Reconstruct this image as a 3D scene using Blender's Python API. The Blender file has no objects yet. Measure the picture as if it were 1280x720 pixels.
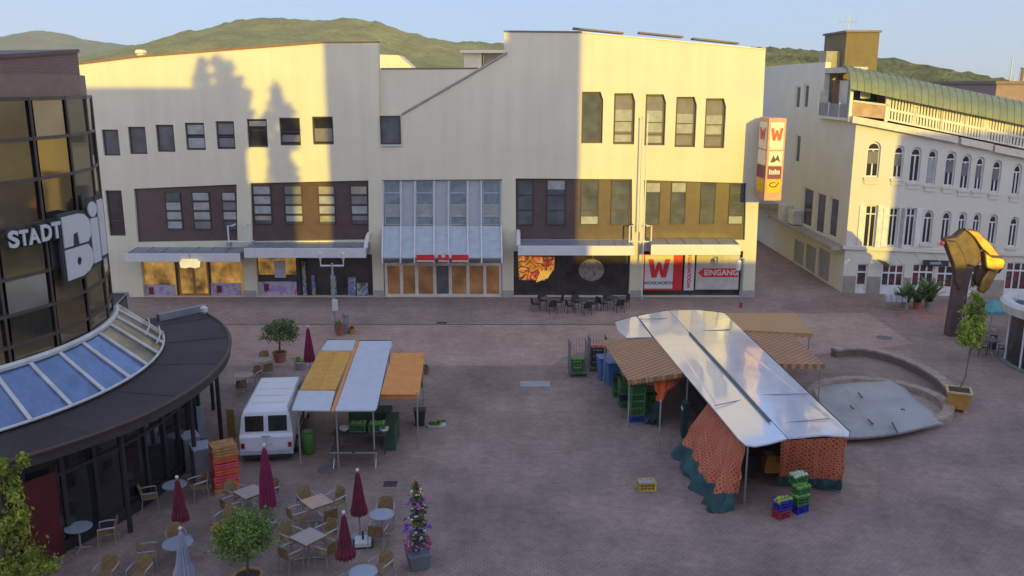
import bpy, math, random
from mathutils import Vector, Matrix
from mathutils.geometry import tessellate_polygon
R = math.radians
sc = bpy.context.scene
col = sc.collection
rnd = random.Random(7)
# ------------------------------------------------------------------ camera
CH, CP, CF = 13.3, R(13.0), 1100.0
cam_d = bpy.data.cameras.new('camera')
cam = bpy.data.objects.new('camera', cam_d)
col.objects.link(cam)
cam.location = (0, 0, CH)
cam.rotation_euler = (R(90) - CP, 0, 0)
cam_d.sensor_width = 36.0
cam_d.lens = 36.0 * CF / 1280.0
cam_d.clip_start = 0.1
cam_d.clip_end = 12000
sc.camera = cam
_c, _s = math.cos(CP), math.sin(CP)

def ray(px, py):
    a = (px - 640) / CF; b = (360 - py) / CF
    return Vector((a, _c + b * _s, -_s + b * _c))
def at(px, py, z=0.0):                      # point of the horizontal plane at height z
    r = ray(px, py); t = (z - CH) / r.z
    return Vector((r.x * t, r.y * t, z))
def onY(px, py, Y=55.0):                    # point of the vertical plane y = Y
    r = ray(px, py); t = Y / r.y
    return Vector((r.x * t, Y, CH + r.z * t))
def onX(px, py, X):
    r = ray(px, py); t = X / r.x
    return Vector((X, r.y * t, CH + r.z * t))

# ------------------------------------------------------------------ materials
_mats = {}
def mat(name, c=(.5, .5, .5), rough=.6, metal=0., var=.12, scale=2.5, bump=0., bscale=30., spec=.5, emit=None, estr=0., coat=0., trans=0., c2=None, detail=4):
    if name in _mats: return _mats[name]
    m = bpy.data.materials.new(name); m.use_nodes = True
    nt = m.node_tree; N = nt.nodes; L = nt.links
    b = N['Principled BSDF']
    b.inputs['Roughness'].default_value = rough
    b.inputs['Metallic'].default_value = metal
    b.inputs['Specular IOR Level'].default_value = spec
    b.inputs['Coat Weight'].default_value = coat
    b.inputs['Coat Roughness'].default_value = .08
    tc = N.new('ShaderNodeTexCoord')
    nz = N.new('ShaderNodeTexNoise'); nz.inputs['Scale'].default_value = scale; nz.inputs['Detail'].default_value = detail
    L.new(tc.outputs['Object'], nz.inputs['Vector'])
    rp = N.new('ShaderNodeValToRGB')
    lo = tuple(max(0, x * (1 - var)) for x in c); hi = tuple(min(1, x * (1 + var)) for x in (c2 or c))
    rp.color_ramp.elements[0].position = .32; rp.color_ramp.elements[1].position = .68
    rp.color_ramp.elements[0].color = (*lo, 1); rp.color_ramp.elements[1].color = (*hi, 1)
    L.new(nz.outputs['Fac'], rp.inputs['Fac'])
    L.new(rp.outputs['Color'], b.inputs['Base Color'])
    if emit:
        L.new(rp.outputs['Color'], b.inputs['Emission Color']); b.inputs['Emission Strength'].default_value = estr
    if trans:
        b.inputs['Transmission Weight'].default_value = trans
    if bump:
        n2 = N.new('ShaderNodeTexNoise'); n2.inputs['Scale'].default_value = bscale; n2.inputs['Detail'].default_value = 5
        L.new(tc.outputs['Object'], n2.inputs['Vector'])
        bp = N.new('ShaderNodeBump'); bp.inputs['Strength'].default_value = bump; bp.inputs['Distance'].default_value = .02
        L.new(n2.outputs['Fac'], bp.inputs['Height']); L.new(bp.outputs['Normal'], b.inputs['Normal'])
    _mats[name] = m
    return m
def nodes(m):
    return m.node_tree.nodes, m.node_tree.links, m.node_tree.nodes['Principled BSDF']

# ------------------------------------------------------------------ mesh builder
class MB:
    def __init__(s): s.v = []; s.f = []; s.mi = []; s.k = 0
    def add(s, verts, faces, M=None):
        o = len(s.v)
        for p in verts:
            p = Vector(p)
            s.v.append(M @ p if M is not None else p)
        for f in faces:
            s.f.append(tuple(i + o for i in f)); s.mi.append(s.k)
        return s
    def quad(s, *p): return s.add(p, [tuple(range(len(p)))])
    def box(s, x0, x1, y0, y1, z0, z1, M=None):
        v = [(x0,y0,z0),(x1,y0,z0),(x1,y1,z0),(x0,y1,z0),(x0,y0,z1),(x1,y0,z1),(x1,y1,z1),(x0,y1,z1)]
        return s.add(v, [(3,2,1,0),(4,5,6,7),(0,1,5,4),(1,2,6,5),(2,3,7,6),(3,0,4,7)], M)
    def cbox(s, c, size, M=None):
        x, y, z = c; a, b, d = (q / 2 for q in size)
        return s.box(x-a, x+a, y-b, y+b, z-d, z+d, M)
    def hexa(s, lo, hi):                   # two quads, lower and upper (same winding, counter-clockwise from above)
        return s.add(list(lo) + list(hi), [(3,2,1,0),(4,5,6,7),(0,1,5,4),(1,2,6,5),(2,3,7,6),(3,0,4,7)])
    def slab(s, pts, th):                  # polygon in space thickened downwards
        n = len(pts); pts = [Vector(p) for p in pts]
        lo = [p - Vector((0,0,th)) for p in pts]
        t = tessellate_polygon([pts])
        f = []
        for a,b,c in t:
            nrm = (pts[b]-pts[a]).cross(pts[c]-pts[a])
            if nrm.z < 0: b, c = c, b
            f.append((a,b,c)); f.append((c+n,b+n,a+n))
        area = sum(pts[i].x*pts[(i+1)%n].y - pts[(i+1)%n].x*pts[i].y for i in range(n))
        for i in range(n):
            j = (i+1) % n
            f.append((i, i+n, j+n, j) if area > 0 else (j, j+n, i+n, i))
        return s.add(pts + lo, f)
    def cyl(s, p0, p1, r0, r1=None, n=10, caps=True):
        p0 = Vector(p0); p1 = Vector(p1); r1 = r0 if r1 is None else r1
        d = (p1 - p0); q = d.to_track_quat('Z', 'Y').to_matrix()
        v = []; f = []
        for p, r in ((p0, r0), (p1, r1)):
            for i in range(n):
                a = 2*math.pi*i/n
                v.append(p + q @ Vector((r*math.cos(a), r*math.sin(a), 0)))
        for i in range(n):
            j = (i+1) % n; f.append((i, j, j+n, i+n))
        if caps: f.append(tuple(range(n-1, -1, -1))); f.append(tuple(range(n, 2*n)))
        return s.add(v, f)
    def tube(s, pts, r, n=8, closed=False):
        pts = [Vector(p) for p in pts]; m = len(pts); v = []; f = []
        rr = r if isinstance(r, (list, tuple)) else [r]*m
        up = None
        for k, p in enumerate(pts):
            if closed: d = pts[(k+1) % m] - pts[k-1]
            else: d = pts[min(k+1, m-1)] - pts[max(k-1, 0)]
            d.normalize()
            if up is None: up = d.orthogonal().normalized()
            up = (up - d*up.dot(d))
            up = up.normalized() if up.length > 1e-6 else d.orthogonal().normalized()
            w = d.cross(up)
            for i in range(n):
                a = 2*math.pi*i/n; v.append(p + (up*math.cos(a) + w*math.sin(a))*rr[k])
        for k in range(m if closed else m-1):
            for i in range(n):
                j = (i+1) % n; b = ((k+1) % m)*n
                f.append((k*n+i, k*n+j, b+j, b+i))
        if not closed: f.append(tuple(range(n-1,-1,-1))); f.append(tuple(range((m-1)*n, m*n)))
        return s.add(v, f)
    def lathe(s, prof, c=(0,0,0), n=20, M=None, wob=0., sx=1., sy=1.):
        v = []; f = []; m = len(prof)
        for (r, z) in prof:
            for i in range(n):
                a = 2*math.pi*i/n; q = r*(1 + wob*math.cos(a*n/2))
                v.append(Vector(c) + Vector((q*math.cos(a)*sx, q*math.sin(a)*sy, z)))
        for k in range(m-1):
            for i in range(n):
                j = (i+1) % n; f.append((k*n+i, k*n+j, (k+1)*n+j, (k+1)*n+i))
        f.append(tuple(range(n-1,-1,-1))); f.append(tuple(range((m-1)*n, m*n)))
        return s.add(v, f, M)
    def sphere(s, c, r, n=10, m=6, sz=1.):
        prof = [(max(1e-4, r*math.sin(math.pi*k/m)), -r*sz*math.cos(math.pi*k/m)) for k in range(m+1)]
        return s.lathe(prof, c, n)
    def prismY(s, poly, y0, y1, holes=()):  # polygon(s) of (x, z), front face at y0 with holes, reveals back to y1
        loops = [list(poly)] + [list(h) for h in holes]
        vs = [[Vector((x, 0, z)) for x, z in l] for l in loops]
        t = tessellate_polygon(vs)
        flat = [p for l in vs for p in l]; n = len(flat)
        v = [Vector((p.x, y0, p.z)) for p in flat] + [Vector((p.x, y1, p.z)) for p in flat]
        f = []
        for a,b,c in t:
            nr = (flat[b]-flat[a]).cross(flat[c]-flat[a])
            if nr.y > 0: b, c = c, b
            f.append((a,b,c)); f.append((c+n,b+n,a+n))
        o = 0
        for li, l in enumerate(vs):
            k = len(l); ar = sum(l[i].x*l[(i+1)%k].z - l[(i+1)%k].x*l[i].z for i in range(k))
            ccw = ar > 0
            if li: ccw = not ccw
            for i in range(k):
                a, b = o+i, o+(i+1) % k
                f.append((b, a, a+n, b+n) if ccw else (a, b, b+n, a+n))
            o += k
        return s.add(v, f)
    def text(s, body, size, M, ext=.02, bold=0., align='CENTER', sx=1.):
        cu = bpy.data.curves.new('lettering', 'FONT'); cu.body = body; cu.size = size; cu.extrude = ext; cu.offset = bold
        cu.align_x = align; cu.align_y = 'CENTER'
        o = bpy.data.objects.new('lettering', cu); col.objects.link(o)
        dg = bpy.context.evaluated_depsgraph_get(); dg.update()
        me = o.evaluated_get(dg).to_mesh()
        vs = [Vector((p.co.x*sx, p.co.y, p.co.z)) for p in me.vertices]; fs = [tuple(p.vertices) for p in me.polygons]
        o.evaluated_get(dg).to_mesh_clear()
        bpy.data.objects.remove(o); bpy.data.curves.remove(cu)
        return s.add(vs, fs, M)
    def leaves(s, c, rad, n, size, seed, shell=.45, flat=.0, stretch=1.6):
        r = random.Random(seed); c = Vector(c)
        # clumps first, leaves round the clumps
        nc = max(6, n // 60); cl = []
        for _ in range(nc):
            d = Vector((r.gauss(0,1), r.gauss(0,1), r.gauss(0,1))).normalized() * (shell + (1-shell)*r.random())
            cl.append((d, .22 + .22*r.random()))
        for _ in range(n):
            d, w = r.choice(cl)
            q = d + Vector((r.gauss(0,1), r.gauss(0,1), r.gauss(0,1)))*w*.55
            p = c + Vector((q.x*rad[0], q.y*rad[1], q.z*rad[2]))
            a = Vector((r.gauss(0,1), r.gauss(0,1), r.gauss(0,.7))).normalized()
            b = a.orthogonal().normalized(); b = Matrix.Rotation(r.random()*6.28, 3, a) @ b
            w2 = a.cross(b); z = size*(.6+.8*r.random())
            s.add([p - b*z*stretch*.5, p + w2*z*.42, p + b*z*stretch*.5, p - w2*z*.42], [(0,1,2,3)])
        return s

def acc(o):
    l = Vector((0,0,0))
    while o is not None: l += Vector(o.location); o = o.parent
    return l
def obj(name, mb, m, parent=None, world=False, smooth=False, bevel=0., loc=None, rz=0., label=None):
    me = bpy.data.meshes.new(name)
    off = acc(parent) if (world and parent is not None) else (Vector(loc) if (world and loc is not None) else Vector((0,0,0)))
    me.from_pydata([tuple(v - off) for v in mb.v], [], mb.f)
    ms = m if isinstance(m, (list, tuple)) else [m]
    for q in ms: me.materials.append(q)
    if len(ms) > 1: me.polygons.foreach_set('material_index', mb.mi)
    if smooth: me.polygons.foreach_set('use_smooth', [True]*len(me.polygons))
    if getattr(mb, 'uv', None):
        ul = me.uv_layers.new(name='cloth')
        for lp in me.loops: ul.data[lp.index].uv = mb.uv[lp.vertex_index]
    me.update()
    o = bpy.data.objects.new(name, me); col.objects.link(o)
    if parent is not None: o.parent = parent
    if loc is not None: o.location = loc
    if rz: o.rotation_euler.z = rz
    if bevel:
        b = o.modifiers.new('edge', 'BEVEL'); b.width = bevel; b.segments = 2; b.limit_method = 'ANGLE'; b.angle_limit = R(40)
    if label: o['label'] = label
    return o
def thing(name, label, cat, loc=(0,0,0), rz=0., group=None):
    o = bpy.data.objects.new(name, None); col.objects.link(o); o.location = loc; o.rotation_euler.z = rz
    o.empty_display_size = .2
    return tag(o, label, cat, group)
def tag(o, label, cat, group=None):
    o['label'] = label; o['category'] = cat
    if group: o['group'] = group
    return o
def struct(name, mb, m, **k):
    o = obj(name, mb, m, **k); o['kind'] = 'structure'; return o
def dup(root, loc, rz=0., label=None, scale=None):
    def cp(o, par):
        c = o.copy(); col.objects.link(c)
        if par is not None: c.parent = par
        for ch in o.children: cp(ch, c)
        return c
    r = cp(root, None); r.location = loc; r.rotation_euler.z = rz
    if scale: r.scale = scale
    if label: r['label'] = label
    return r
# ================================================================== setting
from mathutils import noise as mn
def paving(name, c1, c2, mortar, bw=.24, bh=.12, stain=.35, rough=.75, rot=0.):
    m = mat(name, c1, rough=rough, spec=.35); N, L, b = nodes(m)
    tc = N.new('ShaderNodeTexCoord'); mp = N.new('ShaderNodeMapping'); mp.inputs['Rotation'].default_value = (0,0,rot)
    L.new(tc.outputs['Object'], mp.inputs['Vector'])
    br = N.new('ShaderNodeTexBrick'); br.inputs['Scale'].default_value = 1.0
    br.inputs['Brick Width'].default_value = bw; br.inputs['Row Height'].default_value = bh
    br.inputs['Mortar Size'].default_value = .012; br.inputs['Bias'].default_value = 0.
    br.inputs['Color1'].default_value = (*c1,1); br.inputs['Color2'].default_value = (*c2,1); br.inputs['Mortar'].default_value = (*mortar,1)
    L.new(mp.outputs['Vector'], br.inputs['Vector'])
    def nz(scale, lo, hi, a, z):
        n = N.new('ShaderNodeTexNoise'); n.inputs['Scale'].default_value = scale; n.inputs['Detail'].default_value = 6; n.inputs['Roughness'].default_value = .62
        L.new(tc.outputs['Object'], n.inputs['Vector'])
        q = N.new('ShaderNodeMapRange'); q.inputs['From Min'].default_value = a; q.inputs['From Max'].default_value = z
        q.inputs['To Min'].default_value = lo; q.inputs['To Max'].default_value = hi
        L.new(n.outputs['Fac'], q.inputs['Value']); return q.outputs['Result']
    s1 = nz(.22, 1-stain, 1+stain, .33, .67); s2 = nz(3.2, .84, 1.16, .3, .7); s3 = nz(.9, .90, 1.10, .36, .6)
    m0 = N.new('ShaderNodeMath'); m0.operation = 'MULTIPLY'; L.new(s1, m0.inputs[0]); L.new(s3, m0.inputs[1])
    mu = N.new('ShaderNodeMath'); mu.operation = 'MULTIPLY'; L.new(m0.outputs[0], mu.inputs[0]); L.new(s2, mu.inputs[1])
    mx = N.new('ShaderNodeMix'); mx.data_type = 'RGBA'; mx.blend_type = 'MULTIPLY'; mx.inputs['Factor'].default_value = 1
    cb = N.new('ShaderNodeCombineColor'); [L.new(mu.outputs[0], cb.inputs[i]) for i in range(3)]
    L.new(br.outputs['Color'], mx.inputs['A']); L.new(cb.outputs['Color'], mx.inputs['B'])
    L.new(mx.outputs['Result'], b.inputs['Base Color'])
    bp = N.new('ShaderNodeBump'); bp.inputs['Strength'].default_value = .35; bp.inputs['Distance'].default_value = .008; bp.invert = True
    L.new(br.outputs['Fac'], bp.inputs['Height']); L.new(bp.outputs['Normal'], b.inputs['Normal'])
    return m
COB = paving('dark_cobbles', (.30,.203,.158), (.262,.182,.146), (.20,.145,.122), .2, .11, .26)
PRO = paving('rose_pavers', (.40,.262,.200), (.36,.24,.19), (.27,.19,.155), .3, .15, .14)
SIDE = paving('grey_rose_slabs', (.315,.222,.178), (.28,.20,.168), (.21,.155,.135), .5, .25, .18)
RED = paving('red_pavers', (.40,.20,.14), (.34,.17,.13), (.18,.11,.10), .3, .15, .16)
g = MB(); g.quad((-5000,-3000,0),(5000,-3000,0),(5000,6000,0),(-5000,6000,0))
struct('ground', g, COB)
def sheet(name, pts, z, m):
    b = MB(); b.add([Vector((p[0], p[1], z)) for p in pts], [])
    for t in tessellate_polygon([[Vector((p[0],p[1],0)) for p in pts]]):
        A,B,C = (b.v[i] for i in t)
        b.f.append(tuple(t) if (B-A).cross(C-A).z > 0 else (t[0],t[2],t[1])); b.mi.append(0)
    return struct(name, b, m)
y1 = at(500,457).y; y2 = at(500,406).y
sheet('promenade', [(-30,y1),(at(690,459).x,y1),at(705,446),at(780,428),at(800,400),at(890,391),(at(890,391).x,y2),(-30,y2)], .004, PRO)
sheet('pavement', [(-40,y2+.12),(at(890,391).x,y2+.12),at(1000,378),at(1052,366),(21.6,130),(15.3,130),(15.3,55.4),(-40,55.4)], .008, SIDE)
sheet('pavement', [at(900,391),at(1085,392),at(1142,430),at(1008,444),at(935,420)], .004, PRO)
sheet('pavement', [at(1120,383),at(1190,380),at(1200,398),at(1130,402)], .006, RED)
dr = MB(); dr.box(-30, at(890,391).x, y2, y2+.1, .0, .006)
struct('paving_drain', dr, mat('drain_stone', (.06,.05,.05), .8))

FOR = mat('forest', (.215,.21,.048), rough=1., spec=.1, var=.28, scale=.02, detail=8)
FOR2 = mat('far_forest', (.12,.14,.06), rough=1., spec=.1, var=.3, scale=.012, detail=8)
FOR3 = mat('wooded_slope', (.13,.135,.035), rough=1., spec=.1, var=.55, scale=.06, detail=8)
for _m, _sc in ((FOR,.16),(FOR2,.09),(FOR3,.30)):
    _N,_L,_B = nodes(_m); _src = _B.inputs['Base Color'].links[0].from_socket
    _tc = _N.new('ShaderNodeTexCoord'); _vo = _N.new('ShaderNodeTexVoronoi'); _vo.inputs['Scale'].default_value = _sc; _L.new(_tc.outputs['Object'], _vo.inputs['Vector'])
    _mr = _N.new('ShaderNodeMapRange'); _mr.inputs['From Max'].default_value = 1; _mr.inputs['To Min'].default_value = .78; _mr.inputs['To Max'].default_value = 1.22
    _sp = _N.new('ShaderNodeSeparateColor'); _L.new(_vo.outputs['Color'], _sp.inputs[0]); _L.new(_sp.outputs[0], _mr.inputs['Value'])
    _cb = _N.new('ShaderNodeCombineColor'); [_L.new(_mr.outputs[0], _cb.inputs[i]) for i in range(3)]
    _mx = _N.new('ShaderNodeMix'); _mx.data_type = 'RGBA'; _mx.blend_type = 'MULTIPLY'; _mx.inputs['Factor'].default_value = 1
    _L.new(_src, _mx.inputs['A']); _L.new(_cb.outputs[0], _mx.inputs['B']); _L.new(_mx.outputs['Result'], _B.inputs['Base Color'])
    _bp = _N.new('ShaderNodeBump'); _bp.inputs['Strength'].default_value = .6; _bp.inputs['Distance'].default_value = 3.; _bp.invert = True; _L.new(_vo.outputs['Distance'], _bp.inputs['Height']); _L.new(_bp.outputs['Normal'], _B.inputs['Normal'])
def hill(name, ridge, D, m, back, front, rough, fs, seed, cols=260, rows=26):
    P = [onY(px, py, D) for px, py in ridge]
    x0, x1 = P[0].x, P[-1].x; b = MB(); v = []
    for i in range(cols):
        x = x0 + (x1-x0)*i/(cols-1)
        for k in range(len(P)-1):
            if P[k].x <= x <= P[k+1].x + 1e-6:
                t = (x-P[k].x)/(P[k+1].x-P[k].x); t2 = t*t*(3-2*t)*.5+t*.5
                z = P[k].z*(1-t2)+P[k+1].z*t2; break
        for j in range(rows):
            u = j/(rows-1)
            y = D - front + (front+back)*u
            q = 1-(D-y)/front if y < D else 1-(y-D)/back
            h = z*(q**1.15 if y < D else q)
            h += rough*1.6*mn.noise(Vector((x/fs*.13+seed, y/fs*.13, 3)))*q*(1-q)*4
            h += rough*.5*mn.noise(Vector((x/fs+seed, y/fs, 0)))+rough*.35*mn.noise(Vector((x/fs*2.7, y/fs*2.7, seed)))
            v.append((x, y, h if q > .02 else -2))
    f = []
    for i in range(cols-1):
        for j in range(rows-1):
            a = i*rows+j; f.append((a, a+rows, a+rows+1, a+1))
    b.add(v, f)
    return struct(name, b, m, smooth=True)
hill('far_hill', [(-300,80),(-100,62),(0,47),(25,40),(45,37),(75,38),(105,47),(140,52),(175,57),(260,70),(420,90)], 2600, FOR2, 700, 800, 8, 40, 1)
hill('hill', [(-100,110),(0,92),(100,72),(160,60),(190,53),(215,44),(238,36),(262,34),(285,27),(310,22),(330,20),(350,21),(380,22),(405,23),(440,21),(470,25),(495,33),(515,40),(545,46),(575,51),(610,52),(640,53),(700,58),(820,66),(1000,86)], 1300, FOR, 500, 560, 5, 22, 5, 420, 34)
hill('wooded_hill', [(700,66),(860,60),(930,57),(957,58),(985,60),(1015,61),(1035,66),(1100,71),(1130,79),(1160,88),(1185,95),(1210,101),(1240,109),(1280,121),(1330,134)], 620, FOR3, 250, 260, 4.6, 6, 9, 460, 30)

# ------------------------------------------------------------------ sky and sun
SKYF = (.88, 1.28, 2.1, 1); SKYB = (3.55, 3.05, 3.3, 1)  # front sky tint; unseen sky behind brightened to fill the shaded fronts
SUN = Vector((.30, -1.0, .172)).normalized()
w = bpy.data.worlds.new('World'); sc.world = w; w.use_nodes = True
wn = w.node_tree.nodes; wl = w.node_tree.links
sky = wn.new('ShaderNodeTexSky'); sky.sky_type = 'NISHITA'; sky.sun_disc = False
sky.sun_elevation = math.asin(SUN.z); sky.sun_rotation = math.atan2(SUN.x, SUN.y)
sky.altitude = 250; sky.air_density = 1.0; sky.dust_density = .35; sky.ozone_density = 2.4
sg_ = wn.new('ShaderNodeGamma'); sg_.inputs['Gamma'].default_value = .45      # evens out the sky so the shaded walls get more light
wl.new(sky.outputs['Color'], sg_.inputs['Color'])
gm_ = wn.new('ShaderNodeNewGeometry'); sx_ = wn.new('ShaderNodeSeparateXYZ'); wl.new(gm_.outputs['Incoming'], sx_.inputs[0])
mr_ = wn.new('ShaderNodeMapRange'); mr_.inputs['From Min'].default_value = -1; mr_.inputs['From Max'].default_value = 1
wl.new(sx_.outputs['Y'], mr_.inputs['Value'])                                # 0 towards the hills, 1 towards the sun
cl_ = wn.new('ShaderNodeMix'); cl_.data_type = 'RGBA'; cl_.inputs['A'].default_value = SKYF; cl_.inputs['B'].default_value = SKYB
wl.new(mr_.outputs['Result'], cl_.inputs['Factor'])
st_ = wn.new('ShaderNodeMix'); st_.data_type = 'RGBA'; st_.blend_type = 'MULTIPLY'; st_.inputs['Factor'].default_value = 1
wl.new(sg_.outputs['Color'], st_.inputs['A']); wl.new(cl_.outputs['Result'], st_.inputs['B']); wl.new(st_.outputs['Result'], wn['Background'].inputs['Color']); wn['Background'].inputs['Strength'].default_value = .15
sd = bpy.data.lights.new('sun', 'SUN'); sd.energy = 2.2; sd.angle = R(.38); sd.color = (1.0, .72, .04)
so = bpy.data.objects.new('sun', sd); col.objects.link(so); so.rotation_euler = (-SUN).to_track_quat('-Z', 'Y').to_euler()
sc.view_settings.view_transform = 'Standard'; sc.view_settings.look = 'None'; sc.view_settings.gamma = 1.0
sc.view_settings.exposure = .95
sc.render.engine = 'CYCLES'
sc.cycles.use_denoising = True
sc.cycles.max_bounces = 6; sc.cycles.diffuse_bounces = 3; sc.cycles.glossy_bounces = 3; sc.cycles.transparent_max_bounces = 6

# ------------------------------------------------------------------ the town behind the camera, whose roofs shade the square
TOWN = mat('old_render', (.42,.38,.32), .85, bump=.2)
TILE = mat('old_tiles', (.20,.09,.06), .85)
def block(label, x0, x1, y0, y1, h, cat='building', roof=None):
    t = thing('town_house', label, cat, ((x0+x1)/2, (y0+y1)/2, 0))
    k = -SUN.x/SUN.y*(y1-y0)                      # flanks run with the sun's direction
    b = MB(); b.hexa([(x0+k,y0,0),(x1+k,y0,0),(x1,y1,0),(x0,y1,0)],[(x0+k,y0,h),(x1+k,y0,h),(x1,y1,h),(x0,y1,h)]); obj('wall', b, TOWN, t, world=True)
    b = MB()
    if roof:
        b.add([(x0-.3,y0-.3,h),(x1+.3,y0-.3,h),(x1+.3,y1+.3,h),(x0-.3,y1+.3,h),((x0+x1)/2,y0-.3,h+roof),((x0+x1)/2,y1+.3,h+roof)], [(3,2,1,0),(0,1,4),(2,3,5),(1,2,5,4),(3,0,4,5)])
    else: b.hexa([(x0+k,y0,h+.003),(x1+k,y0,h+.003),(x1,y1,h+.003),(x0,y1,h+.003)],[(x0+k,y0,h+.2),(x1+k,y0,h+.2),(x1,y1,h+.2),(x0,y1,h+.2)])
    obj('roof', b, TILE, t, world=True)
    return t
CY = -12.0
def shade(px, py, Y=55.0):                  # where the sun ray that reaches a point of the store front passes y = CY
    p = onY(px, py, Y); t = (Y - CY)/-SUN.y
    return p.x + SUN.x*t, p.z + SUN.z*t
xa = shade(60,110)[0]; xb = shade(303,110)[0]; zb = shade(200,109)[1]
block('long flat roofed house across the square, shading the store front', xa-14, xb, CY-9, CY, zb-.2)
xc, zc = shade(405,60); xm_ = shade(634,40)[0]; xd = shade(727,40)[0]
block('tall house across the square that shades the middle of the store', xc, xm_+.5, CY-8.7, CY-.2, 27.2)
block('tallest house across the square with a sharp corner', xm_, xd, CY-9, CY, 29.5)
xe = shade(1114,250,56)[0]; ze = shade(1160,166,56)[1]; zl = shade(800,312)[1]
block('low house between two taller ones across the square', xd-.6, xe+.6, CY-8.5, CY-.4, zl-.9)
block('plain house across the square that shades the arched windows', xe, xe+34, CY-9, CY, ze-.3)
block('narrow low house behind the tall trees', xb-.5, xc+.5, CY-8.5, CY-1, shade(390,302)[1]-.25)
block('unseen block added to cast the shade of lower tree foliage', xb-.4, shade(373,260)[0], CY-8.2, CY-.6, shade(340,229)[1]-.1)  # added block, stands in for the tree's lower foliage to shade the store
def inside(p, P):
    c = False; n = len(P)
    for i in range(n):
        (x1,y1),(x2,y2) = P[i],P[(i+1)%n]
        if (y1>p[1]) != (y2>p[1]) and p[0] < (x2-x1)*(p[1]-y1)/(y2-y1)+x1: c = not c
    return c
def broad_tree(label, P, n, seed):
    r = random.Random(seed); Y = CY+1.5; dz = SUN.z/SUN.y*1.5; dx = -.45
    xs=[p[0] for p in P]; ys=[p[1] for p in P]; xm=sum(xs)/len(xs)
    x0 = shade(xm,200)[0]; xt,zt = shade(xm,min(ys)+12)
    t = thing('park_tree', label, 'tree', (x0, Y, 0), 0, 'trees across the square')
    b = MB(); b.cyl((x0,Y,0),(xt+dx,Y,zt+dz), .35, .06, 8); obj('trunk', b, mat('bark', (.10,.075,.05), .9, bump=.5), t, world=True)
    b = MB(); k = 0
    while k < n:
        q = (r.uniform(min(xs),max(xs)), r.uniform(min(ys),max(ys)))
        if not inside(q,P): continue
        k += 1; bx,bz = shade(*q); s_ = r.uniform(.14,.34); c = (bx+dx, Y+r.uniform(-.8,.8), bz+dz)
        b.leaves(c, (s_,s_,s_), 26, .15, seed*1000+k, .2)
    obj('crown', b, mat('poplar_leaf', (.05,.085,.02), .7), t, world=True)
broad_tree('broad tall tree beside the long flat roofed house', [(242,118),(246,84),(253,71),(260,80),(266,76),(273,65),(280,80),(287,73),(293,84),(298,98),(302,112),(311,120),(308,132),(318,138),(314,150),(322,158),(312,166),(318,178),(306,184),(303,230),(250,230)], 700, 11)
broad_tree('slender tall tree next to the tall house', [(338,128),(342,108),(346,101),(350,116),(355,122),(358,136),(366,140),(362,152),(372,164),(368,176),(374,186),(360,184),(366,204),(372,214),(370,232),(352,226),(340,232),(338,212),(343,198),(334,186),(322,176),(330,164),(320,156),(330,146)], 330, 51)
HAZE = bpy.data.materials.new('haze'); HAZE.use_nodes = True
hn = HAZE.node_tree.nodes; hn.remove(hn['Principled BSDF']); pv = hn.new('ShaderNodeVolumePrincipled')
pv.inputs['Color'].default_value = (.92,.92,.90,1); pv.inputs['Density'].default_value = .00020; pv.inputs['Anisotropy'].default_value = 0.
HAZE.node_tree.links.new(pv.outputs['Volume'], hn['Material Output'].inputs['Volume'])
hb = MB(); hb.box(-2600, 2600, -40, 3600, -3, 460)
ho = obj('haze', hb, HAZE); ho['kind'] = 'stuff'
# ================================================================== department store
WHITE = mat('cream_render', (.66,.61,.445), .85, var=.035, scale=.5, bump=.15, bscale=60)
_N,_L,_B = nodes(WHITE); _src = _B.inputs['Base Color'].links[0].from_socket       # faint rain streaks and soiling
_tc = _N.new('ShaderNodeTexCoord'); _mp = _N.new('ShaderNodeMapping'); _mp.inputs['Scale'].default_value = (1.6,1.6,.10); _L.new(_tc.outputs['Object'], _mp.inputs['Vector'])
_nz = _N.new('ShaderNodeTexNoise'); _nz.inputs['Scale'].default_value = 1.; _nz.inputs['Detail'].default_value = 6; _L.new(_mp.outputs[0], _nz.inputs['Vector'])
_mr = _N.new('ShaderNodeMapRange'); _mr.inputs['From Min'].default_value = .35; _mr.inputs['From Max'].default_value = .65; _mr.inputs['To Min'].default_value = .955; _mr.inputs['To Max'].default_value = 1.015; _L.new(_nz.outputs['Fac'], _mr.inputs['Value'])
_cb = _N.new('ShaderNodeCombineColor'); [_L.new(_mr.outputs[0], _cb.inputs[i]) for i in range(3)]
_mx = _N.new('ShaderNodeMix'); _mx.data_type = 'RGBA'; _mx.blend_type = 'MULTIPLY'; _mx.inputs['Factor'].default_value = 1
_L.new(_src, _mx.inputs['A']); _L.new(_cb.outputs[0], _mx.inputs['B']); _L.new(_mx.outputs['Result'], _B.inputs['Base Color'])
TRIM = mat('dark_coping', (.16,.12,.10), .6)
WTRIM = mat('white_metal', (.62,.61,.60), .4, var=.05)
BROWN = mat('brown_panel', (.10,.066,.060), .35, var=.12, spec=.5)
GLD = mat('dark_glass', (.035,.034,.036), .06, var=.3, scale=1.2, spec=.9)
GLM = mat('grey_glass', (.10,.105,.11), .10, var=.3, scale=1.0, spec=.8)
BLIND = mat('pale_blind', (.33,.34,.32), .7, var=.15)
BLIND3 = mat('cream_blind', (.30,.28,.20), .7, var=.2)
BLIND2 = mat('grey_blind', (.19,.175,.17), .7, var=.12)
FRAME = mat('dark_frame', (.055,.042,.038), .5)
STEEL = mat('grey_steel', (.33,.34,.35), .45, metal=.3)
SLATE = mat('canopy_sheet', (.20,.22,.25), .35, var=.15)
Y0 = 55.0
def F(px, py): p = onY(px, py, Y0); return (p.x, p.z)
def poly(*p): return [F(*q) for q in p]
store = thing('department_store', 'long cream department store with stepped parapets and brown window bands', 'building', (-5, Y0, 0))
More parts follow.
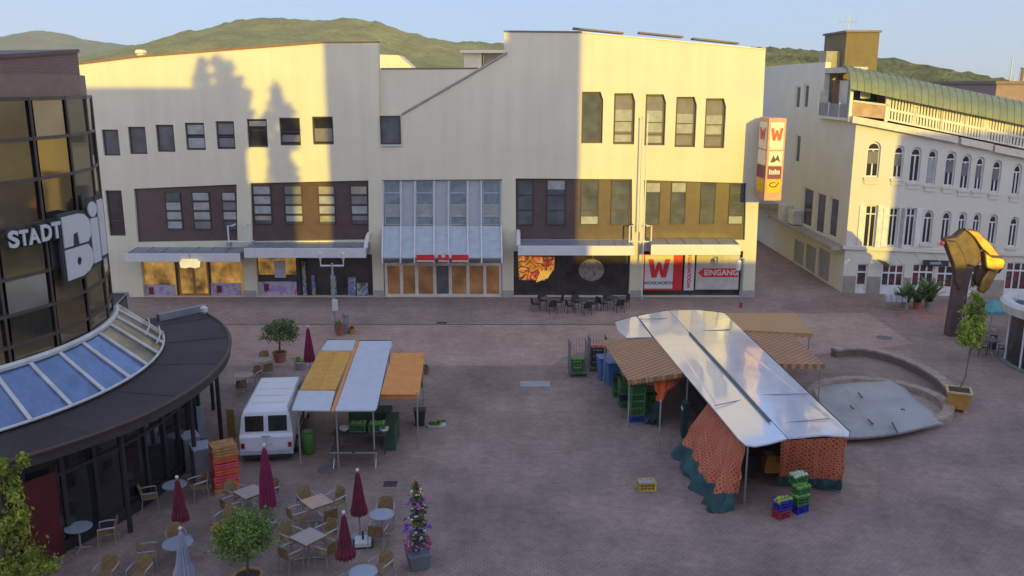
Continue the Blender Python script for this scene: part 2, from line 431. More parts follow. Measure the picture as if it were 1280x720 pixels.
def sobj(n, b, m, par=None, **k): return obj(n, b, m, par or store, world=True, **k)
wins = [(128.4,149,162,194.7),(161,182.8,158.5,192.7),(195.7,217.9,156,190),(231.9,256,153.5,187.7),(270.4,293.3,151.5,186.5),
        (309.3,334.2,148.8,184.2),(349.7,375.4,147.2,181.9),(390.6,416.6,145.7,180.7)]
rw = [(727,753.6,114.7,179.2),(767,793.5,116.6,180.5),(806.3,831.9,117.9,181.8),(844.3,870.2,121,184),(881,906.7,123,185.3)]
def rect(x0,x1,y0,y1):
    xm=(x0+x1)/2; ym=(y0+y1)/2
    return F(x0,ym)[0], F(x1,ym)[0], F(xm,y1)[1], F(xm,y0)[1]
def rpoly(r): x0,x1,z0,z1 = r; return [(x0,z0),(x1,z0),(x1,z1),(x0,z1)]
zg = .04
def gz(l, zt0, zt1): return [(l[0],zg),(l[1],zg),(l[1],zt1),(l[0],zt0)]
def FX(px, py): return F(px,py)[0]
holes = [rpoly(rect(*w)) for w in wins]
chf = []
for w_ in rw:
    x0,x1,z0,z1 = rect(*w_); h = [(x0,z0),(x1,z0),(x1,z1-.5),(x1-.17,z1),(x0,z1)]; chf.append((x0,x1,z0,z1)); holes.append(h)
smallw = rect(134,154.5,238,295); holes.append(rpoly(smallw))
bands = {'A': poly((172,303),(297,301),(295.6,230.5),(167,236)), 'B': poly((315,302),(461,300),(460.5,225.5),(313,229)),
         'C': poly((645,300),(790,300),(790,224),(644.5,223)), 'D': poly((805,300),(931,300),(933,229),(805,225))}
for k in 'ABCD': holes.append(bands[k])
ent = [(FX(480,372),zg),(FX(628,372),zg),(FX(627.5,224),F(627,224)[1]),(FX(477.5,225),F(477,225)[1])]; holes.append(ent)
zt = {'A': F(240,322)[1], 'B': F(390,318)[1], 'C': F(715,314)[1], 'D': F(865,314)[1]}
gr = {'A': (FX(178,350),FX(304,350)), 'B': (FX(321,350),FX(466,350)), 'C': (FX(642,350),FX(787,350)), 'D': (FX(803,350),FX(927,350))}
for k in 'ABCD': holes.append(gz(gr[k], zt[k], zt[k]))
xl = FX(60,375); xr = FX(957,62); xr0 = FX(943,366)
outline = [(xl,0),(xr0,0),(xr,F(957,62)[1]),F(727,41),F(630,40),F(630,69),F(597,87),F(501,143),F(474,143),F(473,53.5),F(405,54),F(172,72),F(103,80.5),(xl,F(60,84)[1])]
b = MB(); b.prismY(outline, Y0, Y0+.55, holes); sobj('wall', b, WHITE)
b = MB(); b.prismY([F(470,86.5),F(470,150),F(560,150),F(634,110),F(634,86)], Y0+.25, Y0+.6); 
sobj('recessed_wall', b, WHITE)
b = MB(); b.box(xl+.3, xr0-.2, Y0+.9, Y0+18, 0, 12.6); sobj('rear_block', b, WHITE)
# copings
def strip(px, th=.12, dy0=-.06, dy1=.6, m=TRIM, n='coping', lift=.0):
    P = [F(*q) for q in px]; b = MB()
    for (xa_,za_),(xb_,zb_) in zip(P, P[1:]):
        b.hexa([(xa_,Y0+dy0,za_+lift),(xb_,Y0+dy0,zb_+lift),(xb_,Y0+dy1,zb_+lift),(xa_,Y0+dy1,za_+lift)],
               [(xa_,Y0+dy0,za_+lift+th),(xb_,Y0+dy0,zb_+lift+th),(xb_,Y0+dy1,zb_+lift+th),(xa_,Y0+dy1,za_+lift+th)])
    return sobj(n, b, m)
REDT = mat('rusty_coping', (.24,.12,.07), .6)
strip([(60,84),(103,80.5)], m=REDT, lift=.002); strip([(103.6,80.5),(172,72)], m=REDT, lift=.002); strip([(172.6,72),(404.6,54)], m=REDT, lift=.002)
strip([(405.2,54),(473.4,53.5)], .09, m=TRIM, lift=.002); strip([(629.6,40),(727,41)], .09, m=TRIM, lift=.002)
strip([(727.6,41),(957.4,62)], .05, m=WTRIM, lift=.002)
strip([(717,39),(780,45)], .1, .15, 1.2, lift=.14); strip([(800,44),(855,49.4)], .1, .15, 1.2, lift=.12); strip([(868,51),(925,57)], .1, .15, 1.2, lift=.1)
strip([(475,86.6),(596.8,86)], .08, .2, .7, lift=.002)
P0, P1 = F(501,143), F(597,87.5)
b = MB(); b.tube([(P0[0]+.05, Y0-.04, P0[1]), (P1[0]+.05, Y0-.04, P1[1]), (F(634,66)[0], Y0-.04, F(634,66)[1])], .07, 8); sobj('gutter', b, mat('old_zinc', (.30,.28,.24), .6))
# roof rooms, sunlit
def roomY(pts, Y, Yb, m, n): 
    P = [onY(*q, Y) for q in pts]; b = MB(); b.prismY([(p.x,p.z) for p in P], Y, Yb); return sobj(n, b, m)
PENT = mat('cream_penthouse', (.68,.58,.40), .8, var=.05)
roomY([(470,94),(526,94),(498,69),(470,68)], 68, 71.5, PENT, 'roof_room')
roomY([(580,92),(602,92),(602,65),(580,65)], 68, 71, PENT, 'stair_house')
roomY([(605,92),(634,92),(634,67),(605,67)], 68.6, 71, mat('tan_render', (.40,.30,.20), .8), 'stair_house')
b = MB(); p0 = onY(575,64,67.4); p1 = onY(640,66,67.4); b.box(p0.x, p1.x, 67.4, 71.4, p1.z, p1.z+.2); sobj('flat_roof', b, PENT)
b = MB(); p = onY(172,66,57); b.cyl((p.x,57.5,12.7),(p.x,57.5,p.z), .28, .28, 8); b.cyl((p.x,57.5,p.z),(p.x,57.5,p.z+.2), .4, .3, 8); sobj('chimney', b, WHITE)

def window(r, y=Y0+.14, fr=.09, split=(), pane=GLD, blinds=(), name='window', fm=None, hole=None):
    x0,x1,z0,z1 = r
    out = hole or [(x0+.004,z0+.004),(x1-.004,z0+.004),(x1-.004,z1-.004),(x0+.004,z1-.004)]
    zs = [z0+fr] + [z0+(z1-z0)*s for s in split] + [z1-fr]; hs = []
    for i in range(len(zs)-1):
        a = zs[i] + (.03 if i else 0); c = zs[i+1] - (.03 if i < len(zs)-2 else 0)
        hs.append([(x0+fr,a),(x1-fr,a),(x1-fr,c),(x0+fr,c)])
    b = MB(); b.prismY(out, y, y+.12, hs); f = sobj(name, b, fm or FRAME)
    b = MB(); b.box(x0+fr*.5, x1-fr*.5, y+.05, y+.075, z0+fr*.5, z1-fr*.5); sobj('pane', b, pane, f)
    for (u0,u1,m) in blinds:
        b = MB(); b.box(x0+fr, x1-fr, y+.036, y+.049, z0+(z1-z0)*u0+fr*.5, z0+(z1-z0)*u1-fr*.5); sobj('blind', b, m, f)
    return f
for i, w_ in enumerate(wins):
    r = rect(*w_)
    if i < 3: window(r, pane=GLM, fr=.1)
    elif i == 3: window(r, split=(.5,), blinds=((.05,.47,BLIND),(.55,.95,BLIND)))
    elif i == 4: window(r, split=(.45,), blinds=((.05,.42,BLIND2),(.5,.95,BLIND2)))
    elif i == 5: window(r, split=(.6,), blinds=((.72,.95,BLIND),))
    elif i == 6: window(r, split=(.5,), blinds=((.1,.4,BLIND2),))
    else: window(r, split=(), blinds=((.08,.6,BLIND2),), pane=GLD)
r9 = rect(475.5,501,144.5,180.5); window(r9, y=Y0-.10, pane=GLM, fr=.1)
b = MB(); b.box(r9[0]-.06, r9[1]+.06, Y0-.14, Y0-.003, r9[2]-.08, r9[2]-.004); sobj('sill', b, WTRIM)
for i, r in enumerate(chf):
    x0,x1,z0,z1 = r
    hole = [(x0+.004,z0+.004),(x1-.004,z0+.004),(x1-.004,z1-.502),(x1-.174,z1-.004),(x0+.004,z1-.004)]
    q = (x0, x1-.02, z0, z1)
    f = window(q, y=Y0+.22, fr=.13, split=() if i == 0 else (.22,.45) if i < 3 else (.25,.47), pane=GLM if i == 0 else BLIND2,
               blinds=() if i == 0 else ((.24,.70,BLIND),(.03,.2,BLIND)) if i in (1,2) else ((.26,.68,BLIND),), hole=hole)
window(smallw, y=Y0+.16, pane=GLD, split=(.33,), fr=.08)
# brown bands
def band(k, cols, pane, y0_, y1_, nsplit=3, blinds=1, frm=None):
    B = MB(); P = bands[k]; e = .003
    B.prismY([(P[0][0]+e,P[0][1]+e),(P[1][0]-e,P[1][1]+e),(P[2][0]-e,P[2][1]-e),(P[3][0]+e,P[3][1]-e)], Y0+.2, Y0+.5)
    sobj('window_band', B, BROWN)
    for j, (a, c) in enumerate(cols):
        r = rect(a, c, y0_, y1_)
        sp = tuple((i+1)/(nsplit+1) for i in range(nsplit))
        bl = tuple((i/(nsplit+1)+.02+(rnd.uniform(0,.09) if i == 0 else 0), (i+1)/(nsplit+1)-.02, rnd.choice((BLIND,BLIND,BLIND3,BLIND2))) for i in range(nsplit+1) if rnd.random() < .88) if blinds == 1 else (blinds[j] if blinds else ())
        window(r, y=Y0+.13, fr=.05, split=sp, pane=pane, blinds=bl, fm=frm or FRAME)
band('A', [(206,226),(240,262),(277,295)], GLM, 240, 288)
band('B', [(316,338.5),(355,377.5),(397.5,418.5),(438,459.5)], GLM, 232, 281)
band('C', [(646.5,667),(683.5,707),(726,749),(764,788)], GLM, 225, 282, 2, [(), ((.78,1,BLIND),), ((.02,.2,BLIND),), ()])
band('D', [(807,826),(839,858),(876,895),(912,930.5)], GLM, 228, 281, 3, [((.76,1,BLIND),), ((.76,1,BLIND),), (), ((.0,.2,BLIND),)])
# ledge between the bands and the ground floor, canopies
def canopy(pxl, pxr, yb, yt, ztop, dep=1.7, lab=None, ends=(0,0)):
    x0 = onY(pxl, (yb+yt)/2, Y0-dep).x; x1 = onY(pxr, (yb+yt)/2, Y0-dep).x
    zb = onY((pxl+pxr)/2, yb, Y0-dep).z; zt_ = onY((pxl+pxr)/2, yt, Y0-dep).z
    B = MB(); B.add([(x0,Y0-dep,zb),(x1,Y0-dep,zb),(x1,Y0-.01,zb+.1),(x0,Y0-.01,zb+.1),
                     (x0,Y0-dep,zt_),(x1,Y0-dep,zt_),(x1,Y0-.01,zt_+.12),(x0,Y0-.01,zt_+.12)],
                    [(3,2,1,0),(4,5,6,7),(1,2,6,5),(2,3,7,6),(3,0,4,7),(0,1,5,4)])
    c = sobj('canopy', B, SLATE)
    B = MB(); B.box(x0-.03, x1+.03, Y0-dep-.09, Y0-dep-.003, zb-.03, zt_+.05); sobj('fascia', B, WTRIM, c, bevel=.02)
    B = MB()
    n = int((x1-x0)/1.0)
    for i in range(n+1):
        x = x0+.1+(x1-x0-.2)*i/n
        B.add([(x-.025,Y0-dep,zt_+.002),(x+.025,Y0-dep,zt_+.002),(x+.025,Y0-.01,zt_+.122),(x-.025,Y0-.01,zt_+.122),
               (x-.025,Y0-dep,zt_+.035),(x+.025,Y0-dep,zt_+.035),(x+.025,Y0-.01,zt_+.155),(x-.025,Y0-.01,zt_+.155)],
              [(3,2,1,0),(4,5,6,7),(0,1,5,4),(1,2,6,5),(2,3,7,6),(3,0,4,7)])
    sobj('seam', B, mat('seam_sheet', (.24,.26,.29), .4), c)
    for s, e in zip((x0, x1), ends):
        if e:
            B = MB(); B.tube([(s,Y0-dep,zt_),(s,Y0-dep*.75,zt_+.35),(s,Y0-dep*.45,zt_+.62),(s,Y0-.05,zt_+.68)], .13, 8); sobj('end_arm', B, WTRIM, c)
    return c
canopy(157, 300, 326.5, 317.5, 0); canopy(306, 457, 321.5, 311, 0, ends=(0,1))
canopy(648, 793, 318.5, 308, 0, ends=(1,0)); canopy(814, 925, 318, 306.5, 0)
# ground floor: shop windows
GOLD = mat('lit_shop_interior', (.27,.145,.03), .35, var=.85, scale=1.1, emit=True, estr=.42, coat=.6, detail=6)
DARKI = mat('dim_interior', (.045,.038,.036), .15, var=.5, scale=1.1, spec=.8)
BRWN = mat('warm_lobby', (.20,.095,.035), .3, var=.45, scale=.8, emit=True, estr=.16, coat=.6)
def pane_at(px0,px1,py0,py1,Y,m,n='shop_window',th=.05):
    a = onY(px0,(py0+py1)/2,Y).x; c = onY(px1,(py0+py1)/2,Y).x
    z0 = max(.02, onY((px0+px1)/2,py1,Y).z); z1 = onY((px0+px1)/2,py0,Y).z
    B = MB(); B.box(a,c,Y,Y+th,z0,z1); return sobj(n,B,m)
Yg = Y0+.42
for k, m in (('A',GOLD),('B',DARKI),('C',DARKI),('D',DARKI)):
    B = MB(); B.box(gr[k][0]+.003, gr[k][1]-.003, Yg, Yg+.1, .02, zt[k]-.003); sobj('shop_window', B, m)
def mull(px, k, m=FRAME, w=.05):
    x = onY(px,350,Yg).x; B = MB(); B.box(x-w,x+w,Yg-.09,Yg-.002,.03,zt[k]-.01); sobj('mullion', B, m)
for px in (222,263): mull(px,'A',w=.07)
mull(374,'B',w=.12); mull(320.5+3,'B'); mull(698,'C',w=.07); mull(740,'C',w=.05); mull(783,'C')
B = MB(); B.box(onY(322,350,Yg).x, onY(371,350,Yg).x, Yg-.05,Yg-.003,1.4,zt['B']-.02); sobj('shop_window', B, GOLD)
# double door in the gold shop
B = MB(); xa_,xb_ = onY(224,350,Yg).x, onY(262,350,Yg).x
B.prismY([(xa_,.03),(xb_,.03),(xb_,2.35),(xa_,2.35)], Yg-.12, Yg-.03, [[(xa_+.1,.15),((xa_+xb_)/2-.06,.15),((xa_+xb_)/2-.06,2.25),(xa_+.1,2.25)],[((xa_+xb_)/2+.06,.15),(xb_-.1,.15),(xb_-.1,2.25),((xa_+xb_)/2+.06,2.25)]])
sobj('door', B, mat('golden_wood', (.30,.16,.04), .5))
# coloured posters standing along the shop windows
def poster_mat(name, cols, scale=3., estr=0.):
    m = mat(name, cols[0], .6); N, L, bs = nodes(m)
    tc = N.new('ShaderNodeTexCoord'); n = N.new('ShaderNodeTexNoise'); n.inputs['Scale'].default_value = scale; n.inputs['Detail'].default_value = 3; n.inputs['Distortion'].default_value = .6
    L.new(tc.outputs['Object'], n.inputs['Vector']); rp = N.new('ShaderNodeValToRGB'); rp.color_ramp.interpolation = 'EASE'
    while len(rp.color_ramp.elements) < len(cols): rp.color_ramp.elements.new(.5)
    for i, c in enumerate(cols): rp.color_ramp.elements[i].position = .3+.4*i/(len(cols)-1); rp.color_ramp.elements[i].color = (*c,1)
    L.new(n.outputs['Fac'], rp.inputs['Fac']); L.new(rp.outputs['Color'], bs.inputs['Base Color'])
    if estr: L.new(rp.outputs['Color'], bs.inputs['Emission Color']); bs.inputs['Emission Strength'].default_value = estr
    return m
PST = poster_mat('flower_poster', [(.55,.10,.12),(.42,.36,.46),(.46,.42,.50),(.28,.26,.50),(.50,.20,.30)], 2.2)
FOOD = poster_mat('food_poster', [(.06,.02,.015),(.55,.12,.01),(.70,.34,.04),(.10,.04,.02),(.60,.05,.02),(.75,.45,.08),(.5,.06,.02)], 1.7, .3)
FOOD2 = poster_mat('plate_poster', [(.10,.09,.08),(.24,.20,.13),(.30,.28,.26),(.20,.12,.08)], 3.)
for a,c,t_ in ((179,219,356),(264,302,354),(323,371,352)):
    k = 'A' if a < 310 else 'B'
    f = pane_at(a,c,t_,376 if k=='A' else 373,Yg-.14,PST,'poster_panel',.04)
    f2 = pane_at(a+7,a+13,t_+3,t_+12,Yg-.17,mat('dark_red_blossom',(.16,.02,.02),.6),'poster_flower',.02)
pane_at(343,357,326,347,Yg-.12,mat('white_notice',(.5,.5,.56),.6),'notice',.03)
b = MB(); cx = onY(671,335,Yg).x; zc_ = onY(671,335,Yg).z
b.prismY([(cx-1.15,zc_-.75),(cx+.5,zc_-.8),(cx+1.1,zc_-.1),(cx+1.15,zc_+.75),(cx-1.2,zc_+.78)], Yg-.1, Yg-.05); sobj('food_poster', b, FOOD)
b = MB()
for i in range(6):
    x = cx+.1+i*.13; b.cyl((x-.1,Yg-.13,zc_-.9+.05*i),(x+.2,Yg-.13,zc_-.15), .05, .05, 6)
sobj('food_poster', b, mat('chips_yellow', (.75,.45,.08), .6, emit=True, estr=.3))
b = MB(); cx = onY(739,340,Yg).x; zc_ = onY(739,342,Yg).z
b.prismY([(cx+.82*math.cos(a*.35), zc_+.25+.72*math.sin(a*.35)) for a in range(18)], Yg-.1, Yg-.05); sobj('food_poster', b, FOOD2)
# goods in the open doorway
b = MB()
for (px,w_,h) in ((381,.22,2.3),(392,.2,1.4),(417,.35,1.4),(453,.7,.9),(440,.5,1.3)):
    b = MB(); x = onY(px,360,Yg-.25).x; b.box(x-w_/2, x+w_/2, Yg-.3, Yg-.06, .05, h); sobj('shop_display', b, poster_mat('shelf_goods', [(.04,.04,.05),(.35,.36,.14),(.08,.12,.35),(.40,.42,.38),(.10,.08,.07)], 1.6))
# entrance bay
ENT = mat('blue_grey_cladding', (.42,.455,.47), .45, var=.06)
ENTG = mat('pale_glazing', (.21,.26,.28), .15, var=.2, spec=.8)
zdoor = onY(553,327,Y0+.3).z; Ye = Y0+.3
B = MB(); B.box(ent[0][0]+.003, ent[1][0]-.003, Ye, Ye+.2, zdoor, ent[2][1]-.003); sobj('entrance_cladding', B, ENT)
for a, c in ((480,500),(520,541),(562,583),(603.5,624.5)):
    r = rect(a,c,226,282); window(r, y=Y0+.2, fr=.05, split=(.2,.45,.72), pane=ENTG, blinds=((.2,.45,BLIND),), fm=ENT)
# sloping glass canopy of the entrance with white ribs
zs0 = F(553,283)[1]; dep = 1.5; zs1 = onY(553,322,Y0-dep).z
xa_, xb_ = onY(478,322,Y0-dep).x, onY(628,322,Y0-dep).x
B = MB(); B.add([(ent[0][0]+.05,Y0+.15,zs0),(ent[1][0]-.05,Y0+.15,zs0),(xb_,Y0-dep,zs1),(xa_,Y0-dep,zs1),
                 (ent[0][0]+.05,Y0+.15,zs0-.05),(ent[1][0]-.05,Y0+.15,zs0-.05),(xb_,Y0-dep,zs1-.05),(xa_,Y0-dep,zs1-.05)],
                [(0,3,2,1),(4,5,6,7),(0,1,5,4),(1,2,6,5),(2,3,7,6),(3,0,4,7)])
ec = sobj('entrance_canopy', B, mat('canopy_glass', (.36,.40,.415), .2, var=.1, spec=.8))
for px in (478.5,501,518.5,542.5,560.5,584.5,601.5,626.5):
    B = MB(); x = FX(px,283); x2 = onY(px+(px-553)*.01,322,Y0-dep).x; z1_ = F(px,225.5)[1]
    B.tube([(FX(px,228),Y0+.12,z1_-.02),(x,Y0+.06,zs0+.05),(x2,Y0-dep,zs1+.05),(x2,Y0-dep-.02,zs1-.35)], .055, 6); sobj('rib', B, WTRIM, ec)
# doors
B = MB(); W0, W1 = onY(481,350,Y0+.1).x, onY(627,350,Y0+.1).x
edges = [482.5,502,521,543.5,563,585,606,626]
hs = []
for i in range(7):
    a = onY(edges[i]+2,350,Y0+.1).x; c = onY(edges[i+1]-2,350,Y0+.1).x; hs.append([(a,.2),(c,.2),(c,zdoor-.22),(a,zdoor-.22)])
B.prismY([(W0,.02),(W1,.02),(W1,zdoor-.02),(W0,zdoor-.02)], Y0+.06, Y0+.16, hs); df = sobj('entrance_door', B, mat('ivory_frame', (.62,.58,.48), .5))
for i in range(7):
    h = hs[i]; B = MB(); B.box(h[0][0]-.02,h[1][0]+.02,Y0+.1,Y0+.12,h[0][1]-.02,h[2][1]+.02)
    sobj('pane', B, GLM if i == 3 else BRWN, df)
B = MB(); B.box(onY(471,350,Y0).x, W0-.01, Y0+.3, Y0+.5, .02, zdoor); B.box(W1+.01, ent[1][0]-.004, Y0+.2, Y0+.5, .02, zdoor-.01); sobj('door_jamb', B, WHITE)
# plinth
b = MB()
for a,c in ((304,321),(466,480),(628,642),(787,803),(927,942.5)):
    b = MB(); x0 = FX(a,370)+.03; x1 = FX(c,370)-.03; b.box(x0,x1,Y0-.06,Y0-.003,.005,.45); sobj('plinth', b, mat('grey_plinth', (.36,.33,.30), .8, bump=.3))
# ----------------------------------------------- signs on the store (things of their own)
def heavyW(mb, M, w_, h_):
    P = [(0,1),(.23,1),(.325,.42),(.42,.84),(.58,.84),(.675,.42),(.77,1),(1,1),(.83,0),(.61,0),(.5,.46),(.39,0),(.17,0)]
    q = MB(); q.prismY([((x-.5)*w_,(z-.5)*h_) for x,z in P], -.008, .004); mb.add([M @ v for v in q.v], q.f); return mb
def FM(x, y, z, rz=0.): return Matrix.Translation((x,y,z)) @ Matrix.Rotation(rz,4,'Z')
SRED = mat('sign_red', (.62,.025,.03), .4, var=.05); SWH = mat('sign_white', (.62,.60,.58), .45, var=.05); SDK = mat('sign_dark', (.05,.03,.03), .5)
def RX(x, y, z, rz=0.): return Matrix.Translation((x,y,z)) @ Matrix.Rotation(rz,4,'Z') @ Matrix.Rotation(R(90),4,'X')
Ys = Y0+.15
def ssign(name, label, px0,px1,py0,py1,m,Y=Ys,th=.06):
    c = onY((px0+px1)/2,(py0+py1)/2,Y); x0 = onY(px0,(py0+py1)/2,Y).x; x1 = onY(px1,(py0+py1)/2,Y).x; z0 = max(.06,onY((px0+px1)/2,py1,Y).z); z1 = onY((px0+px1)/2,py0,Y).z
    t = thing(name, label, 'sign', (c.x, Y, z0)); B = MB(); B.box(x0,x1,Y,Y+th,z0,z1); obj('panel',B,m,t,world=True,bevel=.01); return t, x0,x1,z0,z1
t,x0,x1,z0,z1 = ssign('store_sign', 'large red W poster panel under the store canopy', 804,853,317,363,SRED)
B = MB(); xw = x0+(x1-x0)*.76; B.box(x0+.1, xw, Ys-.012, Ys-.002, z0+.12, z1-.1); obj('poster', B, SWH, t, world=True)
B = MB(); heavyW(B, FM((x0+.1+xw)/2, Ys-.018, z0+(z1-z0)*.60), (xw-x0-.1)*.78, (z1-z0)*.50); obj('lettering', B, SRED, t, world=True)
B = MB(); B.text('WOOLWORTH', .27, RX((x0+.1+xw)/2, Ys-.016, z0+(z1-z0)*.2), .006, .008); obj('lettering', B, SDK, t, world=True)
t,x0,x1,z0,z1 = ssign('banner_sign', 'narrow upright white panel with red letters beside the W poster', 855.5,868,316,363,SWH)
B = MB(); B.text('WOOLWORTH', .31, RX((x0+x1)/2, Ys-.006, (z0+z1)/2) @ Matrix.Rotation(R(90),4,'Z'), .006, .012); obj('lettering', B, SRED, t, world=True)
t,x0,x1,z0,z1 = ssign('entrance_sign', 'white panel with red arrow pointing left reading EINGANG', 870,924,316,362,mat('sign_grey',(.50,.47,.42),.5))
zc_ = z0+(z1-z0)*.46; h = .32
B = MB(); B.prismY([(x0+.12,zc_),(x0+.5,zc_+h),(x0+.5,zc_+h*.9),(x1-.05,zc_+h*.9),(x1-.05,zc_-h*.9),(x0+.5,zc_-h*.9),(x0+.5,zc_-h)], Ys-.014, Ys-.003); obj('arrow',B,SRED,t,world=True)
B = MB(); B.text('EINGANG', .5, RX((x0+.5+x1)/2-.02, Ys-.02, zc_), .004, .012, sx=.98); obj('lettering', B, SWH, t, world=True)
# three red strips over the doors
for a, c, lab in ((520.5,543,'red strip sign over the doors, nearest the striped stall'),(547.5,561,'short red strip sign with white badge over the middle door'),(564.5,585.5,'red strip sign over the doors, nearest the food posters')):
    t,x0,x1,z0,z1 = ssign('door_sign', lab, a,c,318.5,327.5,SRED,Y0-dep-.16,.05); t['group'] = 'red signs over the doors'
    B = MB(); B.box(x0+.02,x1-.02,Y0-dep-.168,Y0-dep-.162,z0+.01,z0+.1)
    if c-a < 16: B.prismY([((x0+x1)/2+.13*math.cos(i*.63), z1-.06+.13*math.sin(i*.63)) for i in range(10)], Y0-dep-.176, Y0-dep-.169)
    obj('pale_edge', B, mat('sign_cream', (.6,.5,.45), .5), t, world=True)
# glowing oval sign over the gold shop
p = onY(237,330,Y0-1.95); t = thing('shop_sign', 'rounded glowing white sign hanging over the golden shop door', 'sign', (p.x,p.y,p.z))
B = MB(); B.prismY([(p.x+dx,p.z+dz) for dx,dz in ((-.58,-.22),(-.3,-.27),(0,-.2),(.3,-.27),(.58,-.2),(.62,.1),(.42,.3),(.2,.27),(0,.3),(-.25,.27),(-.45,.3),(-.62,.08))], p.y, p.y+.12); obj('face', B, mat('sign_glow', (.75,.60,.30), .4, emit=True, estr=.45), t, world=True)
B = MB(); B.cyl((p.x,p.y+.06,p.z+.27),(p.x,p.y+.06,p.z+.6), .03); obj('hanger', B, STEEL, t, world=True)
# totem sign on the corner
Yt = 52.6
a = onY(958,200,Yt); c = onY(980,200,Yt); zt1 = onY(968,147.5,Yt).z; zt0 = onY(968,251,Yt).z
t = thing('blade_sign', 'tall orange framed blade sign with red W and yellow panel on store corner', 'sign', (a.x,Yt,zt0))
ORF = mat('sign_orange_frame', (.52,.29,.19), .5); B = MB(); B.box(a.x,c.x,Yt,Yt+2.0,zt0,zt1); obj('frame',B,ORF,t,world=True,bevel=.03)
MAG = mat('sign_plum', (.17,.02,.06), .5); YEL = mat('sign_yellow', (.75,.42,.02), .5); SCR = mat('sign_cream_light', (.70,.63,.50), .5)
def tz(py): return onY(968,py,Yt).z
cells = [(153,187,SCR),(189,207,SCR),(208,223.5,MAG),(225,241,YEL)]
for i,(ya,yb,m) in enumerate(cells):
    B = MB(); B.box(a.x+.12,c.x-.12,Yt-.02,Yt-.002,tz(yb),tz(ya)); obj('sign_panel',B,m,t,world=True)
    B = MB(); B.box(a.x-.02,a.x-.002,Yt+.15,Yt+1.85,tz(yb),tz(ya)); obj('sign_panel',B,m,t,world=True)
xm = (a.x+c.x)/2
LY = lambda z: Matrix.Translation((a.x-.026,Yt+1.0,z)) @ Matrix.Rotation(R(-90),4,'Z') @ Matrix.Rotation(R(90),4,'X')
for M4, w_ in ((FM(xm,Yt-.028,tz(168)),.72),(FM(a.x-.03,Yt+1.0,tz(168),R(-90)),1.2)):
    B = MB(); heavyW(B, M4, w_, .72); obj('lettering',B,SRED,t,world=True)
B = MB(); B.prismY([(xm-.3,tz(203)),(xm-.12,tz(194)),(xm,tz(199)),(xm+.14,tz(193)),(xm+.3,tz(203)),(xm+.1,tz(200)),(xm-.08,tz(203))],Yt-.03,Yt-.022); obj('emblem',B,SDK,t,world=True)
B = MB()
for i in range(6): B.box(xm-.33+i*.11,xm-.25+i*.11,Yt-.03,Yt-.022,tz(218),tz(213)+(.06 if i in (0,3) else 0))
obj('lettering',B,SWH,t,world=True)
B = MB(); B.tube([(xm+.22*math.cos(q)-.03,Yt-.03,tz(231)+.13*math.sin(q)) for q in [i*.5 for i in range(2,13)]]+[(xm+.3,Yt-.03,tz(228))],.03,6); obj('emblem',B,SDK,t,world=True)
B = MB(); B.box(a.x+.2,a.x+.4,Yt+2.0,Y0+.2,zt1-.5,zt1-.3); B.box(a.x+.2,a.x+.4,Yt+2.0,Y0+.2,zt0+.4,zt0+.6); obj('bracket',B,STEEL,t,world=True)
# flag poles, bracket frames, posts
def pole(name, label, cat, px, pyt, pyb, r, m, Yp=None):
    g0 = at(px, pyb); zt_ = onY(px, pyt, g0.y).z; t = thing(name, label, cat, g0)
    B = MB(); B.cyl((0,0,0),(0,0,zt_),r,r*.7,10); obj('shaft',B,m,t)
    B = MB(); B.cyl((0,0,0),(0,0,.25),r*2,r*1.7,10); obj('base',B,STEEL,t)
    B = MB(); B.sphere((0,0,zt_+.05),r*1.4,8,6); obj('finial',B,m,t); return t
pole('flagpole', 'tall white flagpole in front of the W poster', 'flagpole', 802, 146, 374.5, .055, WTRIM)['group'] = 'flagpoles at the store'
p = onY(799,290,Y0-.5); t = thing('flagpole', 'white flagpole fixed on the bracket frame by the store pier', 'flagpole', p, 0, 'flagpoles at the store')
B = MB(); B.cyl(p,(p.x,p.y,onY(799,147,Y0-.5).z),.05,.04,8); obj('shaft',B,WTRIM,t,world=True); B = MB(); B.sphere((p.x,p.y,onY(799,147,Y0-.5).z),.07,8,6); obj('finial',B,WTRIM,t,world=True)
for px, lab in ((300,'white tubular light bracket on the pier by the golden shop'),(800,'white tubular light bracket on the pier by the W poster')):
    p = onY(px,307,Y0-.7); t = thing('light_bracket', lab, 'bracket', p, 0, 'tubular brackets on the store piers')
    B = MB()
    for s in (-.68,.68): B.tube([(p.x+s,Y0-.02,p.z+.2),(p.x+s,p.y,p.z+.2),(p.x+s,p.y,p.z+1.25),(p.x+s*.6,p.y,p.z+1.25),(p.x+s*.6,Y0-.02,p.z+1.25)],.05,6)
    B.tube([(p.x-.68,p.y,p.z+.25),(p.x+.68,p.y,p.z+.25)],.05,6); obj('frame',B,WTRIM,t,world=True)
    for s in (-.7,.7):
        B = MB(); B.cbox((p.x+s,p.y+.1,p.z+.05),(.3,.35,.22)); obj('floodlight',B,STEEL,t,world=True,bevel=.02)
g0 = at(926,385); t = thing('sign_post', 'slim grey post with small lamp head outside the EINGANG panel', 'post', g0)
B = MB(); B.cyl((0,0,0),(0,0,3.1),.06,.05,8); obj('shaft',B,STEEL,t); B = MB(); B.lathe([(.05,2.3),(.14,2.4),(.16,2.9),(.1,3.0)],(-.28,0,0),10); obj('lamp',B,WTRIM,t)
B = MB(); B.cyl((0,0,0),(0,0,.35),.1,.09,8); obj('base',B,mat('red_base',(.3,.05,.04),.6),t); B = MB(); B.tube([(-.28,0,3.0),(-.2,0,3.1),(0,0,3.1)],.03,6); obj('arm',B,STEEL,t)
g0 = at(419,415); t = thing('street_lamp', 'grey street lamp with twin box heads behind the striped stall', 'lamp', g0)
ztop = onY(415,322,g0.y).z
